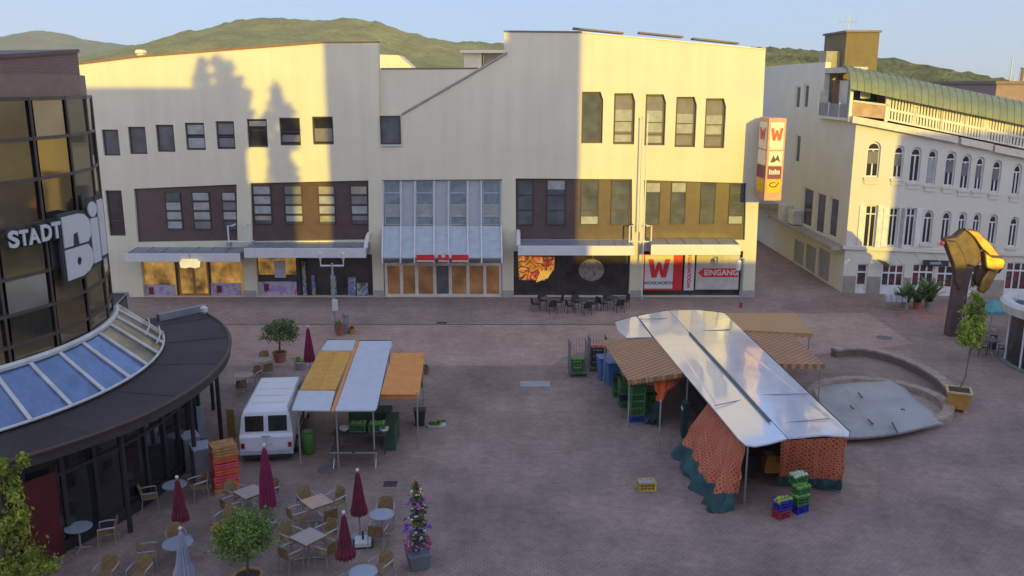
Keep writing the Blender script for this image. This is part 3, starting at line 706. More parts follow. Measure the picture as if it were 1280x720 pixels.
B = MB(); B.cyl((0,0,0),(0,0,ztop-.3),.075,.06,10); obj('shaft',B,STEEL,t)
B = MB(); B.tube([(-.62,0,ztop),(-.62,0,ztop-.45),(.62,0,ztop-.45),(.62,0,ztop)],.05,6); obj('arm',B,WTRIM,t)
for s in (-.62,.62): B = MB(); B.lathe([(.05,-.1),(.12,0),(.12,.25),(.05,.3)],(s,0,ztop),10); obj('lamp_head',B,WTRIM,t)
B = MB(); B.cbox((.08,-.1,1.55),(.3,.14,.62)); obj('notice_box',B,WTRIM,t,bevel=.02)
# ================================================================== white building on the right with arched windows
AX, AY = 21.63, 56.2; RA = R(-8)
RM = Matrix.Translation((AX,AY,0)) @ Matrix.Rotation(RA,4,'Z')
ex = Vector((math.cos(RA), math.sin(RA), 0)); en = Vector((-math.sin(RA), math.cos(RA), 0))   # en points into the building
def RB(px, py, d=0.):
    r = ray(px,py); o = Vector((0,0,CH)); p0 = Vector((AX,AY,0)) + en*d
    t = (p0-o).dot(en)/r.dot(en); q = o + r*t
    return (q-p0).dot(ex), q.z
WW = mat('white_render', (.62,.595,.49), .85, var=.04, scale=.6, bump=.15, bscale=60)
WFR = mat('white_window_frame', (.66,.65,.62), .5)
PLI = mat('stone_plinth', (.30,.27,.22), .85, bump=.3)
hall = thing('arcade_building', 'white building with arched windows and green barrel roof along the alley', 'building', (AX,AY,0))
def lm(b):                                   # local (u, d, z) -> world
    b.v = [RM @ v for v in b.v]; return b
def robj(n, b, m, par=None, **k): return obj(n, lm(b), m, par or hall, world=True, **k)
def aobj(n, b, m, par=None, **k):            # alley face: local (u=-Y, d, z)
    b.v = [Vector((AX+v.y, -v.x, v.z)) for v in b.v]; return obj(n, b, m, par or hall, world=True, **k)
up = [(1083,1100,176.7,221.7),(1116.7,1129.3,181.7,223),(1137,1150.7,184,228),(1158.7,1170.7,186.7,231),(1181,1194,189,233),(1200.7,1212.7,192.7,237),(1218.7,1229.3,196,238),(1239.3,1251,200,241),(1265.7,1276,205,244)]
fl = [(1080,1095,256.6,310),(1110,1122,259.6,308.5),(1131,1143.5,260,308.5),(1153.3,1165.5,262.7,305),(1176.5,1188,264,302),(1197,1207,265,303),(1215,1225,266,304),(1235,1246,268,306),(1261,1272,271,309)]
gd = [(1070,1083.5,330,371.5),(1101,1129,331,374),(1139,1167,330,375),(1170,1192,332,375),(1205,1222,331,374),(1256,1285,328,372)]
def rr(q):
    x0,x1,y0,y1 = q; xm=(x0+x1)/2; ym=(y0+y1)/2
    return RB(x0,ym)[0], RB(x1,ym)[0], max(.05,RB(xm,y1)[1]), RB(xm,y0)[1]
def arch(r, n=7, inset=0.):
    x0,x1,z0,z1 = r; x0+=inset; x1-=inset; z0+=inset; z1-=inset; w_=(x1-x0)/2; xm=(x0+x1)/2; h=min(w_,.45)
    return [(x0,z0),(x1,z0)]+[(xm+w_*math.cos(math.pi*i/n), z1-h+h*math.sin(math.pi*i/n)) for i in range(n+1)]
hs = [arch(rr(q)) for q in up] + [arch(rr(q)) if i > 2 else rpoly(rr(q)) for i,q in enumerate(fl)] + [rpoly(rr(q)) for q in gd]
U1 = RB(1330,200)[0]
b = MB(); zA = RB(1065,148)[1]; zB = RB(1330,198)[1]
b.prismY([(0,0),(U1,0),(U1,zB),(0,zA)], 0, .4, hs); robj('wall', b, WW)
def rwin(q, kind):
    r = rr(q); x0,x1,z0,z1 = r; xm=(x0+x1)/2
    inn = []
    if kind == 'arch':
        zz = z1-.55
        for a,c in ((x0+.09,xm-.04),(xm+.04,x1-.09)): inn.append([(a,z0+.1),(c,z0+.1),(c,zz),(a,zz)])
        w_=(x1-x0)/2-.09; inn.append([(x0+.09,zz+.08),(x1-.09,zz+.08)]+[(xm+w_*math.cos(math.pi*i/6), zz+.08+.33*math.sin(math.pi*i/6)) for i in range(1,6)])
        out = arch(r, inset=.004)
    else:
        out = rpoly((x0+.004,x1-.004,z0+.004,z1-.004))
        zz = z1-(z1-z0)*.22
        for a,c in ((x0+.09,xm-.04),(xm+.04,x1-.09)):
            inn.append([(a,z0+.1),(c,z0+.1),(c,zz),(a,zz)]); inn.append([(a,zz+.08),(c,zz+.08),(c,z1-.09),(a,z1-.09)])
    b = MB(); b.prismY(out, .13, .2, inn); f = robj('window', b, WFR)
    b = MB(); b.box(x0+.03,x1-.03,.165,.18,z0+.03,z1-.03 if kind!='arch' else z1-.12); robj('pane', b, GLD, f)
    return f, r
for i,q in enumerate(up):
    f, r = rwin(q,'arch'); x0,x1,z0,z1 = r
    b = MB(); b.box(x0-.08,x1+.08,-.12,-.003,z0-.14,z0-.01); b.box(x0-.02,x1+.02,-.06,-.003,z0-.42,z0-.143); robj('sill', b, WW, f)
    if i in (0,1,4,5,6,7): b = MB(); b.box(x0+.1,x1-.1,.10,.125,z0+(z1-z0)*.38,z0+(z1-z0)*.72); robj('awning_blind', b, mat('blind_mauve',(.16,.15,.16),.7), f)
    if i == 3: b = MB(); b.box(x0+.09,x1-.09,.10,.125,z0+.1,z1-.6); robj('blind', b, BLIND, f)
for i,q in enumerate(fl):
    f, r = rwin(q,'arch' if i > 2 else 'rect'); x0,x1,z0,z1 = r
    if i < 3:
        for s in (-1,1):
            b = MB(); a = x0-.36 if s < 0 else x1+.03; b.box(a,a+.33,-.06,-.003,z0,z1); robj('shutter', b, WFR, f, bevel=.01)
    b = MB(); b.box(x0-.08,x1+.08,-.12,-.003,z0-.14,z0-.01); robj('sill', b, WW, f)
SHOP = poster_mat('shop_interior', [(.02,.02,.022),(.03,.03,.03),(.05,.045,.045),(.22,.03,.03),(.03,.03,.03),(.05,.05,.055),(.20,.19,.18)], 1.1)
for i,q in enumerate(gd):
    r = rr(q); x0,x1,z0,z1 = r; inn = []
    nb = 1 if i in (0,) else 2 if i in (4,3) else 3
    for j in range(nb):
        a = x0+.08+(x1-x0-.1)*j/nb; c = x0+(x1-x0-.1)*(j+1)/nb
        inn.append([(a,z0+.55),(c,z0+.55),(c,z1-.6),(a,z1-.6)]); inn.append([(a,z1-.5),(c,z1-.5),(c,z1-.08),(a,z1-.08)])
    b = MB(); b.prismY(rpoly((x0+.004,x1-.004,z0+.004,z1-.004)), .08, .2, inn); f = robj('shop_window' if i else 'shop_door', b, WFR)
    b = MB(); b.box(x0+.05,x1-.05,.15,.17,z0+.5,z1-.05); robj('pane', b, SHOP, f)
# cornices, plinth
def rstrip(n, p0, p1, d0, d1, h, m, z_=None):
    (u0,z0),(u1,z1) = RB(*p0), RB(*p1)
    b = MB(); b.hexa([(u0,d0,z0),(u1,d0,z1),(u1,d1,z1),(u0,d1,z0)],[(u0,d0,z0+h),(u1,d0,z1+h),(u1,d1,z1+h),(u0,d1,z0+h)]); return robj(n,b,m)
rstrip('string_course',(1053,311),(1330,322),-.16,-.003,.22,WW)
CREAMC = mat('cream_cornice', (.66,.60,.46), .8)
rstrip('cornice',(1064,153),(1195,178.5),-.35,.5,.42,CREAMC); rstrip('cornice',(1199,180),(1238,188),-.35,.5,.42,CREAMC); rstrip('cornice',(1241,189.5),(1330,208),-.35,.5,.42,CREAMC)
b = MB(); u_=[0]
for q in gd: r = rr(q); u_ += [r[0]-.02, r[1]+.02]
u_.append(U1)
for i in range(0,len(u_),2): 
    if u_[i+1]-u_[i] > .1: b = MB(); b.box(u_[i]+.01,u_[i+1]-.01,-.06,-.003,0.01,1.15); robj('plinth', b, PLI)
# loggia: floor, back wall, pillars, parapet, screens
(uc,zc0) = RB(1065,146); (uq,zq) = RB(1109,154)
b = MB(); b.hexa([(0,0.01,zA-.25),(U1,0.01,zB-.25),(U1,6,zB-.25),(0,6,zA-.25)],[(0,.01,zA+.003),(U1,.01,zB+.003),(U1,6,zB+.003),(0,6,zA+.003)]); robj('terrace_floor', b, PLI)
BRK = mat('brown_render', (.30,.16,.10), .8, var=.2)
u9,z9 = RB(1330,165); u8,z8 = RB(1065,112)
b = MB(); b.prismY([(0.9,zA),(U1,zB),(U1,z9+.1),(0.9,z8+.1)], 2.4, 2.7); robj('loggia_wall', b, BRK)
for pxa,pxb in ((1066,1078),(1082,1096)):
    ua = RB(pxa,120,2.3)[0]; ub = RB(pxb,120,2.3)[0]
    b = MB(); b.box(ua,ub,2.33,2.397,z8-.95,z8-.1); robj('loggia_window', b, GLD)
b = MB(); ua,za = RB(1079,116); b.box(ua,ua+.6,.6,.68,za-.35,za+.25); robj('loggia_sign', b, mat('pale_yellow_panel',(.6,.55,.3),.6))
b = MB(); b.hexa([(uc,.05,zA+.18),(uq,.05,zq+.25),(uq,.22,zq+.25),(uc,.22,zA+.18)],[(uc,.05,zA+1.0),(uq,.05,zq+1.02),(uq,.22,zq+1.02),(uc,.22,zA+1.0)]); robj('parapet', b, mat('tan_panel',(.42,.28,.17),.7,var=.3,scale=1.5))
b = MB(); b.hexa([(uc,.0,zA+1.003),(uq,.0,zq+1.023),(uq,.27,zq+1.023),(uc,.27,zA+1.003)],[(uc,.0,zA+1.13),(uq,.0,zq+1.15),(uq,.27,zq+1.15),(uc,.27,zA+1.13)]); robj('handrail', b, CREAMC)
SCRN = mat('cream_screen', (.70,.66,.52), .6)
SCB = mat('screen_dark', (.075,.06,.04), .8)
def scr(pxa, pxb, n, yellow=False):
    (ua,zta),(ub,ztb) = RB(pxa,119+(pxa-1110)*.215), RB(pxb,119+(pxb-1110)*.215)
    zba,zbb = RB(pxa,150+(pxa-1110)*.205)[1], RB(pxb,150+(pxb-1110)*.205)[1]
    b = MB()
    def bar(f0,f1,d0,d1):
        b.hexa([(ua,d0,zba+(zta-zba)*f0),(ub,d0,zbb+(ztb-zbb)*f0),(ub,d1,zbb+(ztb-zbb)*f0),(ua,d1,zba+(zta-zba)*f0)],[(ua,d0,zba+(zta-zba)*f1),(ub,d0,zbb+(ztb-zbb)*f1),(ub,d1,zbb+(ztb-zbb)*f1),(ua,d1,zba+(zta-zba)*f1)])
    bar(0,.07,.02,.2); bar(.40,.50,.02,.2); bar(.93,1.,.02,.2)
    for i in range(n+1):
        f = i/n; u = ua+(ub-ua)*f; w_ = .055 if i not in (0,n) else .09; za_=zba+(zbb-zba)*f; zt_=zta+(ztb-zta)*f
        b.box(u-w_,u+w_,.04,.18,za_+.02,zt_-.02)
    robj('balustrade', b, SCRN)
for a,c,n in ((1110,1145,9),(1146,1177,8),(1178,1207,8),(1208,1233,7),(1236,1262,7),(1263,1300,9)): scr(a,c,n)
b = MB(); (ua,za),(ub,zb_) = RB(1111,150,.5),RB(1300,189,.5); za2=RB(1111,119,.5)[1]; zb2=RB(1300,160,.5)[1]
b.prismY([(ua,za),(ub,zb_),(ub,zb2),(ua,za2)],.5,.6); robj('loggia_screen', b, SCB)
for px in (1063.5,1109): 
    u,z = RB(px,135); b = MB(); b.box(u-.09,u+.09,.0,.25,zA-.2,RB(px,112+(px-1063)*.2)[1]+.1); robj('loggia_post', b, SCRN)
# barrel roof
GRN = mat('green_roof', (.175,.20,.11), .65, var=.15, scale=1.2)
N_ = 10; d0, d1 = -.45, 3.3
def roofpt(f, k, off=0.):
    px = 1061+(1330-1061)*f; t = math.pi/2*k/N_
    ul,zl_ = RB(1063+(1330-1063)*f, 111+(167-111)*f, d0); ur,zr_ = RB(1053+(1330-1053)*f, 81+(137.5-81)*f, d1)
    q = math.sin(t); cshape = 1-math.cos(t)
    return Vector((ul+(ur-ul)*cshape, d0+(d1-d0)*cshape-off*math.cos(t), zl_+(zr_-zl_)*q+off*math.sin(t)))
b = MB(); FS = 40
for off in (0,-.16):
    for i in range(FS+1):
        for k in range(N_+1): b.v.append(roofpt(i/FS,k,off))
n_ = (FS+1)*(N_+1)
for i in range(FS):
    for k in range(N_):
        a = i*(N_+1)+k; b.f.append((a,a+N_+1,a+N_+2,a+1)); b.f.append((n_+a+1,n_+a+N_+2,n_+a+N_+1,n_+a)); b.mi += [0,0]
for k in range(N_):
    b.f.append((k+1,n_+k+1,n_+k,k)); b.mi.append(0)
for i in range(FS): a = i*(N_+1); b.f.append((a,n_+a,n_+a+N_+1,a+N_+1)); b.mi.append(0)
rf = robj('roof', b, GRN, smooth=False)
for i in range(0,31):
    b = MB(); b.tube([roofpt(i/30,k,.012) for k in range(N_+1)], .022, 5); robj('seam', b, mat('seam_green',(.20,.225,.13),.6), rf)
# roof body behind
u0r,z0r = RB(1053,81,d1)
b = MB(); ur1,zr1 = RB(1330,137.5,d1); b.prismY([(.05,zA),(ur1,zB),(ur1,zr1-1.0),(.05,RB(1053,81,d1)[1]-1.0)], d1+.02, 16); robj('rear_block', b, WW)
# penthouse and aerial
xp0 = onY(1057,60,62).x; xp1 = onY(1098,60,62).x; zt_ = onY(1077,40.5,62).z
b = MB(); b.box(xp0,xp1,62,66.3,12,zt_); obj('lift_house', b, mat('bronze_sheet',(.155,.115,.045),.7,var=.1), hall, world=True)
b = MB(); b.box(xp0-.12,xp1+.12,61.88,66.42,zt_+.002,zt_+.14); obj('flat_roof', b, TRIM, hall, world=True)
b = MB(); p = onX(1037,78,xp0-.45); b.box(xp0-1.0,xp0-.02,62.8,64.3,12,onY(1040,64,63).z); obj('roof_vent', b, mat('vent_tan',(.32,.29,.2),.7), hall, world=True)
ae = thing('roof_aerial', 'thin television aerial standing behind the bronze roof box', 'aerial', (xp1-.5,66.6,12))
b = MB(); zt2 = onY(1089,18,66.6).z; b.cyl((xp1-.5,66.6,12),(xp1-.5,66.6,zt2),.035,.025,6); obj('mast',b,STEEL,ae,world=True)
b = MB(); b.cyl((xp1-1.2,66.6,zt2-.5),(xp1+.1,66.6,zt2-.5),.025,.025,5)
for i in range(5): b.cyl((xp1-1.1+i*.28,66.3,zt2-.5),(xp1-1.1+i*.28,66.9,zt2-.5),.018,.018,4)
b.cyl((xp1-.9,66.6,zt2-1.3),(xp1,66.6,zt2-1.3),.02,.02,5); obj('crossbar',b,STEEL,ae,world=True)
# alley face
Yst = onX(1031,90,AX).y
aw = [(1003,1015.6,234,284),(1019.6,1031,240,293),(1036,1047,246,298),(994,1000,168,204),(1004.5,1010.5,105,136),(994,1000,107,136)]
ag = [(992,1004.8,301,334.5),(1006.7,1019.5,306.7,343.5),(1022,1036.7,311.5,353)]
def ar(q):
    x0,x1,y0,y1=q; xm=(x0+x1)/2; ym=(y0+y1)/2
    return -onX(x0,ym,AX).y, -onX(x1,ym,AX).y, max(.1,onX(xm,y1,AX).z), onX(xm,y0,AX).z
zT = onX(985,81,AX).z
ahs = [rpoly(ar(q)) for q in aw+ag]
b = MB(); b.prismY([(-84,0),(-AY-.02,0),(-AY-.02,zA),(-Yst,zA),(-Yst,zT),(-84,zT)], 0, .39, ahs); aobj('side_wall', b, WW)
for i,q in enumerate(aw):
    r = ar(q); x0,x1,z0,z1 = r
    b = MB(); fr = min(.14,(x1-x0)*.18); b.prismY(rpoly((x0+.004,x1-.004,z0+.004,z1-.004)), .06, .16, [rpoly((x0+fr,x1-fr,z0+.12,z1-.12))]); f = aobj('window', b, WFR)
    b = MB(); b.box(x0+.03,x1-.03,.12,.14,z0+.05,z1-.05); aobj('pane', b, GLD, f)
SHUT = mat('grey_shutter', (.27,.29,.33), .5, var=.06)
for q in ag:
    r = ar(q); x0,x1,z0,z1 = r
    b = MB(); b.box(x0+.005,x1-.005,.12,.2,z0,z1-.004); aobj('shop_shutter', b, SHUT)
p0 = onX(973,283,AX); p1 = onX(1055,312,AX)
b = MB(); b.box(-p0.y,-AY-.05,-.9,-.003,p1.z-.02,p1.z+.22); aobj('alley_canopy', b, mat('alley_canopy',(.33,.29,.22),.7))
b = MB(); b.box(-86,-p0.y-.4,-2.6,-.003,3.5,3.9); aobj('alley_canopy', b, mat('alley_canopy',(.33,.29,.22),.7))
for q in ((984,990,255,277),(997,1003,262,280)):
    r = ar(q); b = MB(); b.box(r[0],r[1],-.7,-.003,r[2],r[3]); aobj('cooling_unit', b, mat('cooler_white',(.6,.58,.52),.5), bevel=.03)
# corner balcony above the alley
b = MB(); b.box(-Yst+.1,-AY-.1,-.35,.3,zA-.18,zA-.003); aobj('corner_balcony', b, WW)
b = MB(); b.box(-Yst+.1,-AY-.1,-.3,-.2,zA+.002,zA+.85); aobj('balcony_panel', b, mat('smoked_panel',(.20,.20,.22),.4))
for k in range(4):
    y = AY+.3+(Yst-AY-.6)*k/3; b = MB(); b.box(-y-.05,-y+.05,-.34,-.302,zA+.002,zA+.95); aobj('baluster', b, WFR)
b = MB(); b.box(-Yst+.02,-Yst+.3,-.32,.3,zA+.003,zA+1.7); aobj('balcony_pier', b, SCRN)
b = MB(); b.box(-Yst+.5,-Yst+.6,.5,2.2,zA+.1,zT-1.2); b.box(-Yst-.5,-AY-3.4,2.3,2.4,zA+.05,z8+.6); aobj('balcony_wall', b, BRK)
b = MB(); b.box(-Yst+.02,-AY-2.2,.02,1.3,zT-.75,zT-.4); aobj('balcony_soffit', b, mat('pale_soffit',(.5,.47,.42),.8))
# shop signs, lantern and diagonal stays
u,z = RB(1170,329,-.14); p = RM @ Vector((u,-.14,z)); t = thing('shop_sign', 'long dark fascia sign over the shop behind the palms', 'sign', p)
b = MB(); b.cbox((u,-.1,z),(1.55,.1,.36)); obj('panel', lm(b), mat('sign_slate',(.03,.035,.04),.5), t, world=True)
b = MB(); b.cbox((u-.05,-.158,z),(.62,.01,.15)); obj('lettering', lm(b), BLIND, t, world=True)
u,z = RB(1105,329,-.5); p = RM @ Vector((u,-.5,z)); t = thing('hanging_sign', 'dark bird shaped sign projecting above the shop window', 'sign', p)
b = MB(); b.prismY([(u-.5,z+.25),(u+.1,z+.12),(u+.35,z-.1),(u+.3,z-.35),(u+.05,z-.2),(u-.25,z+.05)],-.55,-.47); obj('bird',lm(b),mat('bird_bronze',(.09,.06,.02),.5),t,world=True)
b = MB(); b.cyl((u+.15,-.5,z),(u+.15,.0,z),.03); obj('bracket',lm(b),STEEL,t,world=True)
b = MB()
for px in (1115,1140,1164): 
    u,z = RB(px,312); b.tube([(u,-.05,z-.1),(u+.4,-1.1,z-.75)],.025,5)
robj('awning_stay', b, BLIND)
# far roof with masts at the right edge
p = onY(1246,105,78); t = thing('distant_house', 'flat brown roof house with masts beyond the green roof', 'building', (p.x+6,80,0))
b = MB(); b.box(p.x,p.x+14,78,90,0,p.z); obj('wall',b,mat('mauve_render',(.27,.19,.16),.8),t,world=True)
b = MB(); b.box(p.x-.2,p.x+14.2,77.8,90.2,p.z+.002,p.z+.25); obj('roof',b,TRIM,t,world=True)
for px,pt,lab in ((1261,70,'thin pale mast leftmost on the distant brown roof'),(1266,96,'short stub mast beside the thin pale mast on the brown roof'),(1273,86,'thick dark panel antenna mast on the distant brown roof')):
    q = onY(px,110,79); t2 = thing('roof_mast', lab, 'mast', (q.x,79,p.z+.26), 0, 'masts on the distant roof'); b = MB(); zt2 = onY(px,pt,79).z-p.z-.26
    b.cyl((0,0,0),(0,0,zt2),.06,.05,6); obj('pole',b,STEEL,t2)
    if px == 1273: b = MB(); b.cyl((.15,0,zt2-1.1),(.15,0,zt2+.1),.16,.16,8); obj('antenna',b,TRIM,t2)
# ================================================================== glass tower with cafe pavilion
TC = Vector((-22.3, 28.8, 0)); TR = 8.0
def pc(r, a, z): return Vector((TC.x+r*math.cos(a), TC.y+r*math.sin(a), z))
def cylhit(px, py, r):
    d = ray(px,py); o = Vector((0,0,CH))-TC; A = d.x**2+d.y**2; B = o.x*d.x+o.y*d.y; C = o.x**2+o.y**2-r*r
    D = B*B-A*C
    if D < 0: t = -B/A
    else: t = (-B-math.sqrt(D))/A
    p = o+d*t+TC; return math.atan2(p.y-TC.y,p.x-TC.x), p.z
tower = thing('glass_tower', 'round brown glass office tower with brick crown above the cafe roof', 'building', TC)
def tobj(n,b,m,par=None,**k): return obj(n,b,m,par or tower,world=True,**k)
def bglass(name, c, rough=.05):
    m = mat(name, c, rough, var=.25, scale=.8, spec=1.); nodes(m)[2].inputs['Specular Tint'].default_value = (1,.82,.45,1); nodes(m)[2].inputs['IOR'].default_value = 1.9; return m
G1 = bglass('bronze_glass', (.12,.095,.05)); G2 = bglass('dark_bronze_glass', (.045,.040,.03)); G3 = bglass('olive_curtain_glass', (.17,.13,.04), .10); G4 = bglass('grey_curtain_glass', (.20,.205,.18), .10)
n = 28; _z = lambda py: cylhit(60,py,TR)[1]
zcap = 12.95
zs = [4.9]+[_z(q) for q in (420,382,338,276,222,172)]+[zcap-.06]
b = MB(); rt = random.Random(4)
da = 2*math.pi/n
for i in range(n):
    for k in range(len(zs)-1):
        a0 = i*da+.02; a1 = (i+1)*da-.02; r = TR-.03; tl = rt.uniform(-.02,.02); tv = rt.uniform(-.016,.016)
        b.k = 1 if k in (1,4) and rt.random()<.5 else rt.choice((0,0,1,1,2,3,0) if k in (2,5,3,6) else (0,1,1,0,2,1))
        b.quad(pc(r+tl,a0,zs[k]+.04),pc(r-tl,a1,zs[k]+.04),pc(r-tl+tv,a1,zs[k+1]-.04),pc(r+tl+tv,a0,zs[k+1]-.04))
tobj('glazing', b, [G1,G2,G3,G4])
b = MB(); b.lathe([(TR-.25,.02),(TR-.25,zcap-.02)], TC, n); tobj('core', b, mat('tower_core',(.02,.016,.013),.8))
b = MB(); b.lathe([(TR-.12,zcap),(TR-.12,13.62),(.1,13.63)], TC, n); tobj('crown_band', b, mat('brown_ledge',(.26,.16,.115),.7))
MUL = mat('bronze_mullion', (.085,.062,.048), .45)
b = MB()
for i in range(n): b.cyl(pc(TR,i*da,4.7),pc(TR,i*da,zcap-.02),.045,.045,6)
tobj('mullion', b, MUL)
b = MB()
for z in zs:
    b.lathe([(TR-.1,z-.06),(TR+.02,z-.05),(TR+.02,z+.05),(TR-.1,z+.06)], TC, n, Matrix.Identity(4))
tobj('transom', b, MUL)
BR = mat('brown_brick', (.17,.105,.078), .85); N,L,bs = nodes(BR)
tcn = N.new('ShaderNodeTexCoord'); sp = N.new('ShaderNodeSeparateXYZ'); cm = N.new('ShaderNodeCombineXYZ'); ad = N.new('ShaderNodeMath'); ad.operation='SUBTRACT'
L.new(tcn.outputs['Object'],sp.inputs[0]); L.new(sp.outputs['Y'],ad.inputs[0]); L.new(sp.outputs['X'],ad.inputs[1]); L.new(ad.outputs[0],cm.inputs['X']); L.new(sp.outputs['Z'],cm.inputs['Y'])
bt = N.new('ShaderNodeTexBrick'); bt.inputs['Scale'].default_value=1; bt.inputs['Brick Width'].default_value=.3; bt.inputs['Row Height'].default_value=.1; bt.inputs['Mortar Size'].default_value=.012
bt.inputs['Color1'].default_value=(.27,.155,.105,1); bt.inputs['Color2'].default_value=(.22,.13,.095,1); bt.inputs['Mortar'].default_value=(.17,.125,.10,1)
L.new(cm.outputs[0],bt.inputs['Vector']); L.new(bt.outputs['Color'],bs.inputs['Base Color'])
ztop = cylhit(60,62,TR+.12)[1]
_tz = [14.05,14.42,14.5,14.4,14.2,13.95,13.85,13.85]; _bz = [13.08,13.55,13.6,13.55,13.4,13.1,13.0,13.0]
def octo(r, z, L=None): return [pc(r, R(-17+45*i), (L[i]+z) if L else z) for i in range(8)]
b = MB(); lo = octo(TR-.27,.003,_bz); hi = octo(TR-.27,0,_tz); b.v = lo+hi; b.f = [(i,(i+1)%8,(i+1)%8+8,i+8) for i in range(8)]+[tuple(range(8,16)),tuple(range(7,-1,-1))]; b.mi=[0]*10
tobj('brick_crown', b, BR)
b = MB(); lo = octo(TR-.2,.003,_tz); hi = octo(TR-.2,.12,_tz); b.v = lo+hi; b.f = [(i,(i+1)%8,(i+1)%8+8,i+8) for i in range(8)]+[tuple(range(8,16)),tuple(range(7,-1,-1))]; b.mi=[0]*10
tobj('coping', b, mat('brown_coping',(.13,.07,.05),.6))
b = MB(); lo = octo(TR-.15,-.25,_bz); hi = octo(TR-.15,-.003,_bz); b.v = lo+hi; b.f = [(i,(i+1)%8,(i+1)%8+8,i+8) for i in range(8)]+[tuple(range(8,16)),tuple(range(7,-1,-1))]; b.mi=[0]*10
tobj('ledge', b, mat('brown_ledge',(.26,.16,.115),.7))
# skirt of sloping glass
SKG = mat('blue_skylight_glass', (.10,.16,.30), .08, var=.2, spec=1., coat=.5)
SKB = mat('olive_skylight_glass', (.20,.17,.10), .25, var=.5, scale=1.2, spec=.6)
SWM = mat('skylight_white_bar', (.60,.58,.54), .45)
zr = 3.78
a_end = R(26); na = 22; a_st = R(-150)
b = MB()
for i in range(na):
    a0 = a_st+(a_end-a_st)*i/na; a1 = a_st+(a_end-a_st)*(i+1)/na
    b.k = 1 if i >= na-3 else 0
    b.quad(pc(TR+.08,a0,5.0),pc(9.6,a0,zr+.02),pc(9.6,a1,zr+.02),pc(TR+.08,a1,5.0))
sk = tobj('skylight', b, [SKG,SKB])
for i in range(9,na+1):
    b = MB(); a0 = a_st+(a_end-a_st)*i/na; b.tube([pc(TR+.05,a0,5.06),pc(9.66,a0,zr+.06)], .065, 6); tobj('glazing_bar', b, SWM, sk)
b = MB(); b.tube([pc(TR+.1,a_st+(a_end-a_st)*i/60,5.08) for i in range(61)], .11, 6); b.tube([pc(9.66,a_st+(a_end-a_st)*i/60,zr+.05) for i in range(61)], .05, 6); tobj('ring_rail', b, SWM, sk)
b = MB(); b.tube([pc(9.0,a_end+.03,4.3),pc(8.3,a_end+.03,4.95)], .1, 6); b.tube([pc(9.62,a_end-.02,zr+.1),pc(8.1,a_end+.05,5.06)],.12,6); tobj('end_trim', b, mat('cream_trim',(.55,.47,.33),.6), sk)
b = MB()
for z,rr_ in ((4.2,9.55),(4.55,9.2)): b.tube([pc(rr_,a_end-.24+.02*i,z-.08) for i in range(14)], .03, 5)
tobj('cross_bar', b, SWM, sk)
# ---- cafe pavilion
cafe = thing('cafe_pavilion', 'round low cafe pavilion with flat black roof round the tower foot', 'building', pc(10,0,0))
def cobj(n,b,m,par=None,**k): return obj(n,b,m,par or cafe,world=True,**k)
ROOF = mat('roofing_felt', (.050,.037,.034), .8, var=.22, scale=.7, bump=.3, bscale=8)
a0, a1 = R(-150), R(45); K = 80; zt_ = 3.7
b = MB()
def rr2(a): return 12.05 if a > R(-20) else 12.05-1.0*min(1,((R(-20)-a)/R(60)))
ins = [pc(7.6,a0+(a1-a0)*i/K,zt_) for i in range(K+1)]; out = [pc(rr2(a0+(a1-a0)*i/K),a0+(a1-a0)*i/K,zt_) for i in range(K+1)]
H_ = .32
for i in range(K):
    q = [ins[i],out[i],out[i+1],ins[i+1]]; b.hexa([p-Vector((0,0,H_)) for p in q], q)
cobj('roof', b, ROOF)
b = MB(); 
b.tube([p+Vector((0,0,.0)) for p in out], .07, 6); cobj('roof_edge', b, mat('roof_edge_brown',(.075,.045,.035),.6))
for i in range(5,12):
    b = MB(); a = a0+(a1-a0)*(i+.5)/12; b.tube([pc(9.75,a,zt_+.005),pc(11.9,a,zt_+.005)], .016, 5); cobj('roof_seam', b, ROOF)
e0 = at(198,401,zt_); e1 = at(258,388,zt_)
b = MB(); d = (e1-e0).normalized(); nrm = Vector((-d.y,d.x,0)); b.hexa([e0-nrm*.12+Vector((0,0,-.2)),e1-nrm*.12+Vector((0,0,-.2)),e1+nrm*.12+Vector((0,0,-.2)),e0+nrm*.12+Vector((0,0,-.2))],[e0-nrm*.12+Vector((0,0,.28)),e1-nrm*.12+Vector((0,0,.28)),e1+nrm*.12+Vector((0,0,.28)),e0+nrm*.12+Vector((0,0,.28))])
cobj('end_upstand', b, mat('zinc_flashing',(.25,.26,.28),.45,metal=.3))
b = MB(); p = at(255,389.5,zt_+.2); b.lathe([(.06,-.1),(.16,0),(.17,.16),(.08,.24)], p, 10); cobj('roof_lamp', b, WTRIM)
b = MB(); b.lathe([(7.7,.02),(7.7,3.3)],TC,40); cobj('inner_wall', b, mat('cafe_dark_wall',(.03,.024,.022),.7))
CG = mat('cafe_glass', (.02,.02,.022), .06, var=.3, spec=.9)
CFR = mat('cafe_frame', (.03,.027,.028), .5)
def wr(a): return 10.7 if a > R(-30) else 10.7-.9*min(1,(R(-30)-a)/R(40))
b = MB(); c_ = MB(); M_ = 34
